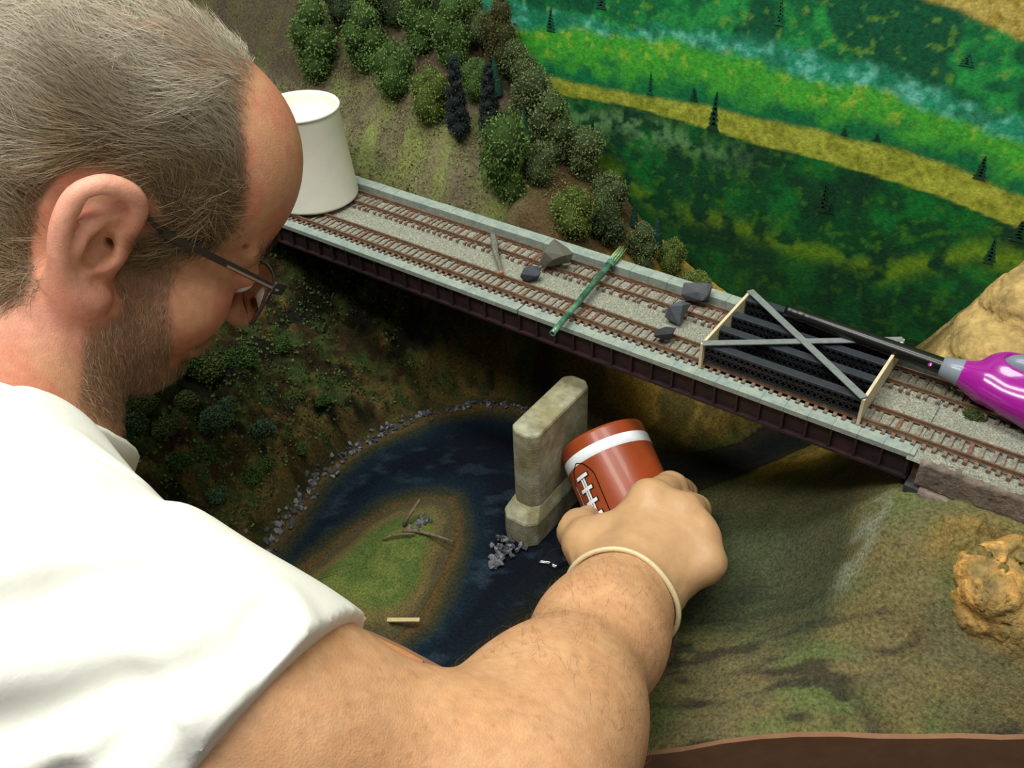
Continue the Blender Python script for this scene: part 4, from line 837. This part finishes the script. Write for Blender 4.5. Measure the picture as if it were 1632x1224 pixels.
def hairzone(q):
    f,u,r=q[:,0],q[:,1],np.abs(q[:,2])
    line=.038+.012*np.sin(u*50-.6)                    # front hairline along f
    side=sstep(line+.012,line-.004,f)*sstep(.004,.022,u+np.clip(.0-f,0,.1)*.55) # above the ear and down the nape
    behind=sstep(-.028,-.040,f)*sstep(-.055,-.035,u)
    burn=sstep(.020,.010,np.abs(f-.016))*sstep(-.012,.0,u)*sstep(.03,.02,u)
    return np.clip(np.maximum(np.maximum(side,behind),burn),0,1)
def beardzone(q):
    f,u,r=q[:,0],q[:,1],np.abs(q[:,2])
    jaw=sstep(.020,.012,np.abs(f-(.018+np.clip(-u-.02,0,.1)*.40))-.004-np.clip(-u,0,.1)*.16)*sstep(-.010,.0,-u-.0)*sstep(-.15,-.12,u)
    chin=sstep(.045,.055,f)*sstep(-.070,-.080,u)
    lip=sstep(.080,.088,f)*sstep(-.044,-.050,u)*sstep(-.066,-.060,u)
    return np.clip(np.maximum(np.maximum(jaw,chin),lip),0,1)
ef=q[:,0]+.012; eu=q[:,1]; ea=ef*.966+eu*.259; eb=-ef*.259+eu*.966
earm=sstep(.070,.073,np.abs(q[:,2]))*sstep(1.08,.98,np.sqrt((ea/.034)**2+((eb)/.050)**2))
hz=hairzone(q)*head*(1-earm); bz_=beardzone(q)*head*(1-earm); top_=sstep(.085,.115,q[:,1])
SKC=mix(SKC,np.ones((len(pv),3))*L3((98,78,58)),hz*(1-.6*top_)*.85); SKC=mix(SKC,np.ones((len(pv),3))*L3((150,112,86)),bz_*.7)
for (px,r) in ((H(.070,.028,.058),.003),(H(.060,.040,.064),.0024),(H(.060,.034,.064),.0020)):
    SKC=mix(SKC,np.ones((len(pv),3))*L3((92,58,42)),sstep(r,r*.5,np.linalg.norm(pv-px,axis=1))*.8)
SKIN=mat('skin',attr=True,rough=.5,var=.10,scale=160,bump=.35,bscale=900,sss=.15,spec=.35)
man=link('person',npmesh('person',pv,pf,SKC),SKIN,smooth=True)
tag(man,'man in white t-shirt and glasses bending over the layout pouring from a brown mug','person')
def child(name,me,m,smooth=True,kind=None): return link(name,me,m,man,smooth,0,kind)
for s in (-1,1):
    em=MB(); em.lathe([(.0118*math.sin(a),-.0118*math.cos(a)) for a in np.linspace(.01,math.pi-.01,14)],20,Vector(H(.0850,-.0015,s*.031)),Vector(Fv)); em.build('eye',mat('eye_white',(226,220,210),.2,.05,60),man,smooth=True)
# shirt: trunk and sleeve, cut at neck and hem, hollow where the arm leaves it
SH=Field(); k=.0055
SH.cone(NB,(NB+S_)/2,.062+k,.058+k,.04); SH.cone((NB+S_)/2,S_,.060+k,.066+k,.03); SH.cone(NB,SL,.06+k,.06+k,.04)
SH.cone(NB+np.array([0,-.02,-.06]),CH,.085+k,.130+k,.05); SH.cone(CH+(S_-NB)*.45,PEL+(S_-NB)*.30,.108+k,.125+k,.06); SH.cone(CH+(SL-NB)*.45,PEL+(SL-NB)*.3,.108+k,.125+k,.06)
SH.cone(S_,M1,.066+k,.0565+k,.05); SH.cone(M1,E_,.0565+k,.043+k,.05); SH.cone(SL,EL,.066+k,.052+k,.03)
SH.cone(V3((-0.3295,-0.3977,0.1114)),V3((-0.2419,-0.4106,0.1043)),.050,.046,.03)
SH.cone(V3((-0.2419,-0.4106,0.1043)),V3((-0.1829,-0.4073,0.0872)),.046,.047,.03)
h1,h2,h3=V3((-0.1484,-0.3593,0.1098)),V3((-0.1366,-0.4432,0.1285)),V3((-0.1765,-0.3597,0.0337)); HN=np.cross(h2-h1,h3-h1); HN/=np.linalg.norm(HN); HN*=np.sign(HN@(E_-S_))
NK=H(-.030,-.060,0); NN=NK-NB; NN/=np.linalg.norm(NN); NP=NB+NN*.012
ELN=(EL-SL)/np.linalg.norm(EL-SL); ELP=SL+(EL-SL)*.5; inner=Field(); inner.p=B.p+HD.p
FOLDS=[[V3(q_) for q_ in l] for l in [[(-0.189,-0.4786,0.1509),(-0.1785,-0.458,0.1425),(-0.171,-0.4419,0.14),(-0.1576,-0.4201,0.1359),(-0.1514,-0.3993,0.1336),(-0.157,-0.3834,0.1313)],[(-0.2073,-0.4564,0.173),(-0.2036,-0.4419,0.1671),(-0.2023,-0.4311,0.1632),(-0.198,-0.4181,0.1576),(-0.1937,-0.4037,0.1505)],[(-0.3045,-0.3973,0.1666),(-0.2919,-0.384,0.1593),(-0.2842,-0.3721,0.1486),(-0.27,-0.3649,0.1387)],[(-0.1689,-0.465,0.1282),(-0.1603,-0.4504,0.1295),(-0.1555,-0.4372,0.1318)]]]                 # creases in the cloth
def shirt(P,blk=None):
    d=SH(P,blk)
    for l,am,wd in zip(FOLDS,(.0045,.004,.0035,.003),(.008,.008,.007,.006)):
        if blk is not None and min(np.linalg.norm(q_-blk[0]) for q_ in l)>blk[1]+.07: continue
        m_d=np.full(len(P),9.)
        for a,b in zip(l[:-1],l[1:]):
            ab=b-a; t=np.clip((P-a)@ab/(ab@ab+1e-12),0,1); m_d=np.minimum(m_d,((P-a-t[:,None]*ab)**2).sum(1))
        d=d+am*np.exp(-m_d/wd**2)-am*.5*np.exp(-(np.sqrt(m_d)-wd*1.9)**2/wd**2)
    w=.0030*np.sin((P@np.array([60,150,90]))+4*fbm(P,14,2,161))*sstep(.35,.6,fbm(P,9,2,163)); d=d+w
    arm=(P-S_)@(E_-S_)/((E_-S_)@(E_-S_)); d=np.maximum(d,np.where(arm>.0,(P-h1)@HN,-1))
    lar=(P-SL)@(EL-SL)/((EL-SL)@(EL-SL)); d=np.maximum(d,np.where(lar>.25,(P-ELP)@ELN,-1))
    d=np.maximum(d,np.where(np.linalg.norm(P-NB,axis=1)<.16,(P-NP)@NN,-1)); d=np.maximum(d,PEL[2]-.02-P[:,2])
    return d
sv,sf=surface(shirt,(-.82,-.80,-.60),(.0,-.10,.36),.0028,margin=1.9); sv=relax(sv,sf,2)
SHM=mat('white_cotton',(240,240,230),.85,.03,40,bump=.12,bscale=500)
tshirt=child('t_shirt',npmesh('t_shirt',sv,sf),SHM)
# ribbed collar
u_=np.cross(NN,np.array([0,0,1.])); u_/=np.linalg.norm(u_); w_=np.cross(NN,u_); ring=[]; neckf=Field(); neckf.p=[p for p in B.p if p[0]=='c' and p[4]>=.03 and np.linalg.norm(p[2]-NB)<.2]
for a in np.linspace(0,2*math.pi,49)[:-1]:
    d_=u_*math.cos(a)+w_*math.sin(a); r_=.05
    for _ in range(40):
        if neckf((NP-NN*.004+d_*r_)[None])[0]>.0035: break
        r_+=.002
    ring.append(NP-NN*.004+d_*r_)
cm=MB(); R_=np.array(ring); nn=len(R_)
for off,h in ((.0,-.010),(.004,-.010),(.0045,.004),(.002,.0075),(-.0005,.004)):
    cen_=R_.mean(0)
    for p in R_: d_=(p-cen_)/np.linalg.norm(p-cen_); cm.v.append(tuple(p+d_*off+NN*h))
cm.f=[(i*nn+k_,i*nn+(k_+1)%nn,((i+1)%5)*nn+(k_+1)%nn,((i+1)%5)*nn+k_) for i in range(5) for k_ in range(nn)]
cm.build('collar',SHM,tshirt,smooth=True)
# latex glove over the hand with a loose rolled cuff
AX=(W_-E_)/np.linalg.norm(W_-E_); CUF=V3((-0.1266,-0.1464,-0.0783)); CN=AX*1.; CN/=np.linalg.norm(CN)
def glove(P,blk=None):
    d=full(P,blk)-.0013+ (0 if blk is None else .0003*np.sin(fbm(P,30,2,171)*24))
    return np.maximum(d,-((P-CUF)@CN)+.001)
gv,gf=surface(glove,CUF-.08,CUF+np.array([.13,.20,.10]),.0018); gv=relax(gv,gf,5)
GL=mat('latex',(192,152,110),.45,.08,60,bump=.25,bscale=260,sss=.1,spec=.4)
gl=child('glove',npmesh('glove',gv,gf),GL); gl['label']='thin cream latex glove'
u_=np.cross(CN,np.array([0,0,1.])); u_/=np.linalg.norm(u_); w_=np.cross(CN,u_)
def cuffp(a,r,h): return CUF+(u_*math.cos(a)+w_*math.sin(a))*r*(1+.05*math.sin(2*a+1))+CN*(h+.002*math.sin(3*a))
cs=MB(); n=48
for r,h in ((.0300,.020),(.0325,.010),(.0350,.002),(.0365,-.001),(.0355,-.001),(.0315,.010),(.0290,.020)): cs.v += [tuple(cuffp(2*math.pi*i/n,r,h)) for i in range(n)]
cs.f=[(j*n+i,j*n+(i+1)%n,(j+1)*n+(i+1)%n,(j+1)*n+i) for j in range(6) for i in range(n)]
cs.build('cuff',GL,gl,smooth=True)
MB().tube([cuffp(a,.0368,-.002) for a in np.linspace(0,2*math.pi,65)],.0019,8,False).build('rolled_edge',mat('latex_roll',(206,190,152),.4,.06,60,sss=.1),gl,smooth=True)
# trousers and shoes, down to the floor
TR=Field(); hR=PEL+(S_-NB)*.42; hL=PEL+(SL-NB)*.42; TR.cone(hR,hL,.13,.13,.05); 
for hh,dx in ((hR,.02),(hL,-.02)):
    kn=np.array([hh[0]+dx,hh[1]-.02,-.72]); an=np.array([hh[0]+dx,hh[1]-.06,-1.14]); TR.cone(hh,kn,.105,.072,.05); TR.cone(kn,an,.072,.056,.03)
    sm_=MB(); ft_=[(0,-.07),(.035,-.06),(.045,.02),(.048,.12),(.03,.185),(-.0,.2),(-.03,.185),(-.048,.12),(-.045,.02),(-.035,-.06)]
    for z,sc in ((-1.2195,1.),(-1.19,1.),(-1.16,.9),(-1.13,.6),(-1.10,.55)):
        sm_.v += [(an[0]+x*sc,an[1]+y*sc*(1 if sc>.8 else .6),z) for x,y in ft_]
    m__=len(ft_); sm_.f=[(i*m__+k_,i*m__+(k_+1)%m__,(i+1)*m__+(k_+1)%m__,(i+1)*m__+k_) for i in range(4) for k_ in range(m__)]+[tuple(range(m__-1,-1,-1)),tuple(4*m__+k_ for k_ in range(m__))]
    sm_.build('shoe',mat('shoe_leather',(50,44,40),.5,.1,60),man,smooth=True)
def trousers(P,blk=None): return np.maximum(np.maximum(TR(P,blk),-1.15-P[:,2]),P[:,2]-(PEL[2]+.07))
tv,tf=surface(trousers,(-.95,-.95,-1.2),(.15,-.25,-.35),.012); child('trousers',npmesh('trousers',relax(tv,tf,1),tf),mat('denim',(58,70,92),.85,.15,300))
# hair and beard: fine short strands
tri=np.vstack([pf[:,[0,1,2]],pf[:,[0,2,3]]]); A_=pv[tri[:,0]];B_=pv[tri[:,1]]-A_;C_=pv[tri[:,2]]-A_; NRM=np.cross(B_,C_); AR=np.linalg.norm(NRM,axis=1); NRM/=np.maximum(AR,1e-12)[:,None]
def strands(name,dens,n,length,dirf,colf,width,seed,par=None):
    r=np.random.default_rng(seed); w=AR*dens[tri].mean(1); I=r.choice(len(tri),n,p=w/w.sum()); a=r.random((n,1));b=r.random((n,1)); s=a+b>1; a=np.where(s,1-a,a); b=np.where(s,1-b,b)
    p=A_[I]+B_[I]*a+C_[I]*b; N_=NRM[I]; d=dirf(loc(p),N_,r); d=d-N_*np.sum(d*N_,1)[:,None]; d/=np.linalg.norm(d,axis=1)[:,None]+1e-9
    L_=(length*r.uniform(.6,1.25,n))[:,None]; side=np.cross(N_,d)+N_*r.normal(0,.6,(n,1)); side/=np.linalg.norm(side,axis=1)[:,None]; w_=width
    jit=r.normal(0,.10,(n,3))
    p0=p-N_*.0008; p1=p+d*L_*.45+N_*L_*.20+jit*L_*.4; p2=p+d*L_+N_*L_*.16+jit*L_
    V=np.stack([p0-side*w_,p0+side*w_,p1+side*w_*.8,p1-side*w_*.8,p2+side*w_*.25,p2-side*w_*.25],1).reshape(-1,3); i=np.arange(n)*6
    F=np.vstack([np.c_[i,i+1,i+2,i+3],np.c_[i+3,i+2,i+4,i+5]]); c=np.repeat(colf(loc(p),r),6,0)
    return link(name,npmesh(name,V,F,c),mat('hair_strand',attr=True,rough=.55,var=.1,scale=100,spec=.3),par or man,True,0,'stuff')
def hdir(l,N_,r):
    tw=np.stack([fbm(l,26,3,181+k)-.5 for k in range(3)],1)*3.2
    return -Fv[None]*.9-Uv[None]*(.65-l[:,1:2]*5)+tw+r.normal(0,.25,(len(l),3))
def hcol(l,r):
    t=np.clip((l[:,1:2]-.055)/.05,0,1); g=r.random((len(l),1)); g=np.clip(g*.7+1.2*(fbm(l,40,3,191)[:,None]-.42),0,1); base=L3((86,68,46))*(1-g)+L3((150,128,94))*g; grey=L3((150,138,116))*(1-g)+L3((204,196,176))*g
    back=np.clip((-l[:,0:1]-.045)/.03,0,1); t=np.maximum(t,back*.8); return base*(1-t)+grey*t
strands('hair',hz*(1-.5*top_),60000,.021,hdir,hcol,.00016,11)
def bdir(l,N_,r): return -Uv[None]*1.0+Fv[None]*.25+r.normal(0,.35,(len(l),3))
def bcol(l,r): g=r.random((len(l),1)); return L3((112,88,62))*(1-g)+L3((176,150,122))*g
strands('beard',bz_,11000,.0075,bdir,bcol,.00015,12)
brow=np.maximum(0,1-np.abs(q[:,1]-.026)/.006)*sstep(.070,.078,q[:,0])*sstep(.055,.05,np.abs(q[:,2]))*sstep(.01,.015,np.abs(q[:,2]))*head
strands('eyebrow',brow+1e-9,700,.011,lambda l,N_,r: Uv[None]*.5+Rv[None]*np.sign(l[:,2:3])+r.normal(0,.3,(len(l),3)),lambda l,r: np.repeat(L3((84,68,52))[None],len(l),0),.00018,13)
ax_=np.clip((pv-E_)@(W_-E_)/((W_-E_)@(W_-E_)),-1,2); armz=sstep(.05,.25,ax_)*sstep(1.0,.85,ax_)*(np.linalg.norm(pv-(E_+np.clip(ax_,0,1)[:,None]*(W_-E_)),axis=1)<.06)*(1-head)
strands('arm_hair',armz+1e-9,1300,.012,lambda l,N_,r: AX[None]*.8+np.array((-0.5903,-0.1902,0.2558))[None]*.6+r.normal(0,.4,(len(l),3)),lambda l,r: np.repeat(L3((104,80,56))[None],len(l),0),.00006,14)
# eyeglasses: worn, so a thing of their own
gt=thing('eyeglasses','dark rimmed glasses with narrow black temple arm worn by the man','glasses',H(.09,.004,0))
FRM=mat('frame_dark',(44,40,38),.35,.1,100,coat=.2)
for s in (-1,1):
    tp=MB(); tp.bar(H(.100,.014,s*.0685),H(.012,.022,s*.0800),.0012,.0048,tuple(Uv)); tp.build('temple',FRM,gt,bevel=.0003)
    MB().tube([H(.014,.022,s*.0800),H(-.004,.030,s*.0795),H(-.018,.036,s*.0765),H(-.032,.030,s*.0735),H(-.038,.016,s*.0720)],[.0016,.0020,.0022,.0024,.0018],8).build('temple_tip',FRM,gt,smooth=True)
    if s>0 or True:
        hb=MB(); hb.bar(H(.099,.0135,s*.0695),H(.060,.0168,s*.0743),.0008,.0016,tuple(Uv)); hb.build('chrome_inlay',mat('chrome',(190,190,186),.25,.05,60,metal=.9),gt)
    tp2=MB(); tp2.bar(H(.1045,.0135,s*.0635),H(.094,.0142,s*.0700),.0030,.0085,tuple(Uv)); tp2.build('hinge',FRM,gt,bevel=.0008)
    rim=[]; 
    for a in np.linspace(0,2*math.pi,33): 
        ca,sa=math.cos(a),math.sin(a); ex=.6; rim.append(H(.104-.006*abs(ca)*(1 if ca*s>0 else .2),-.006+.0165*math.copysign(abs(sa)**ex,sa),s*(.036+.027*math.copysign(abs(ca)**ex,ca))))
    MB().tube(rim,.0013,8,False).build('rim',FRM,gt,smooth=True)
    lm=MB(); lm.v=[tuple(p) for p in rim[:-1]]+[tuple(p-Fv*.0012) for p in rim[:-1]]; m__=32; lm.f=[tuple(range(m__)),tuple(range(2*m__-1,m__-1,-1))]+[(i,m__+i,m__+(i+1)%m__,(i+1)%m__) for i in range(m__)]
    gm=mat('lens_glass',(235,240,240),.03,.0,10,trans=1.0); lm.build('lens',gm,gt)
MB().tube([H(.104,.0,-.0105),H(.108,.004,0),H(.104,.0,.0105)],.0014,8).build('bridge_piece',FRM,gt,smooth=True)
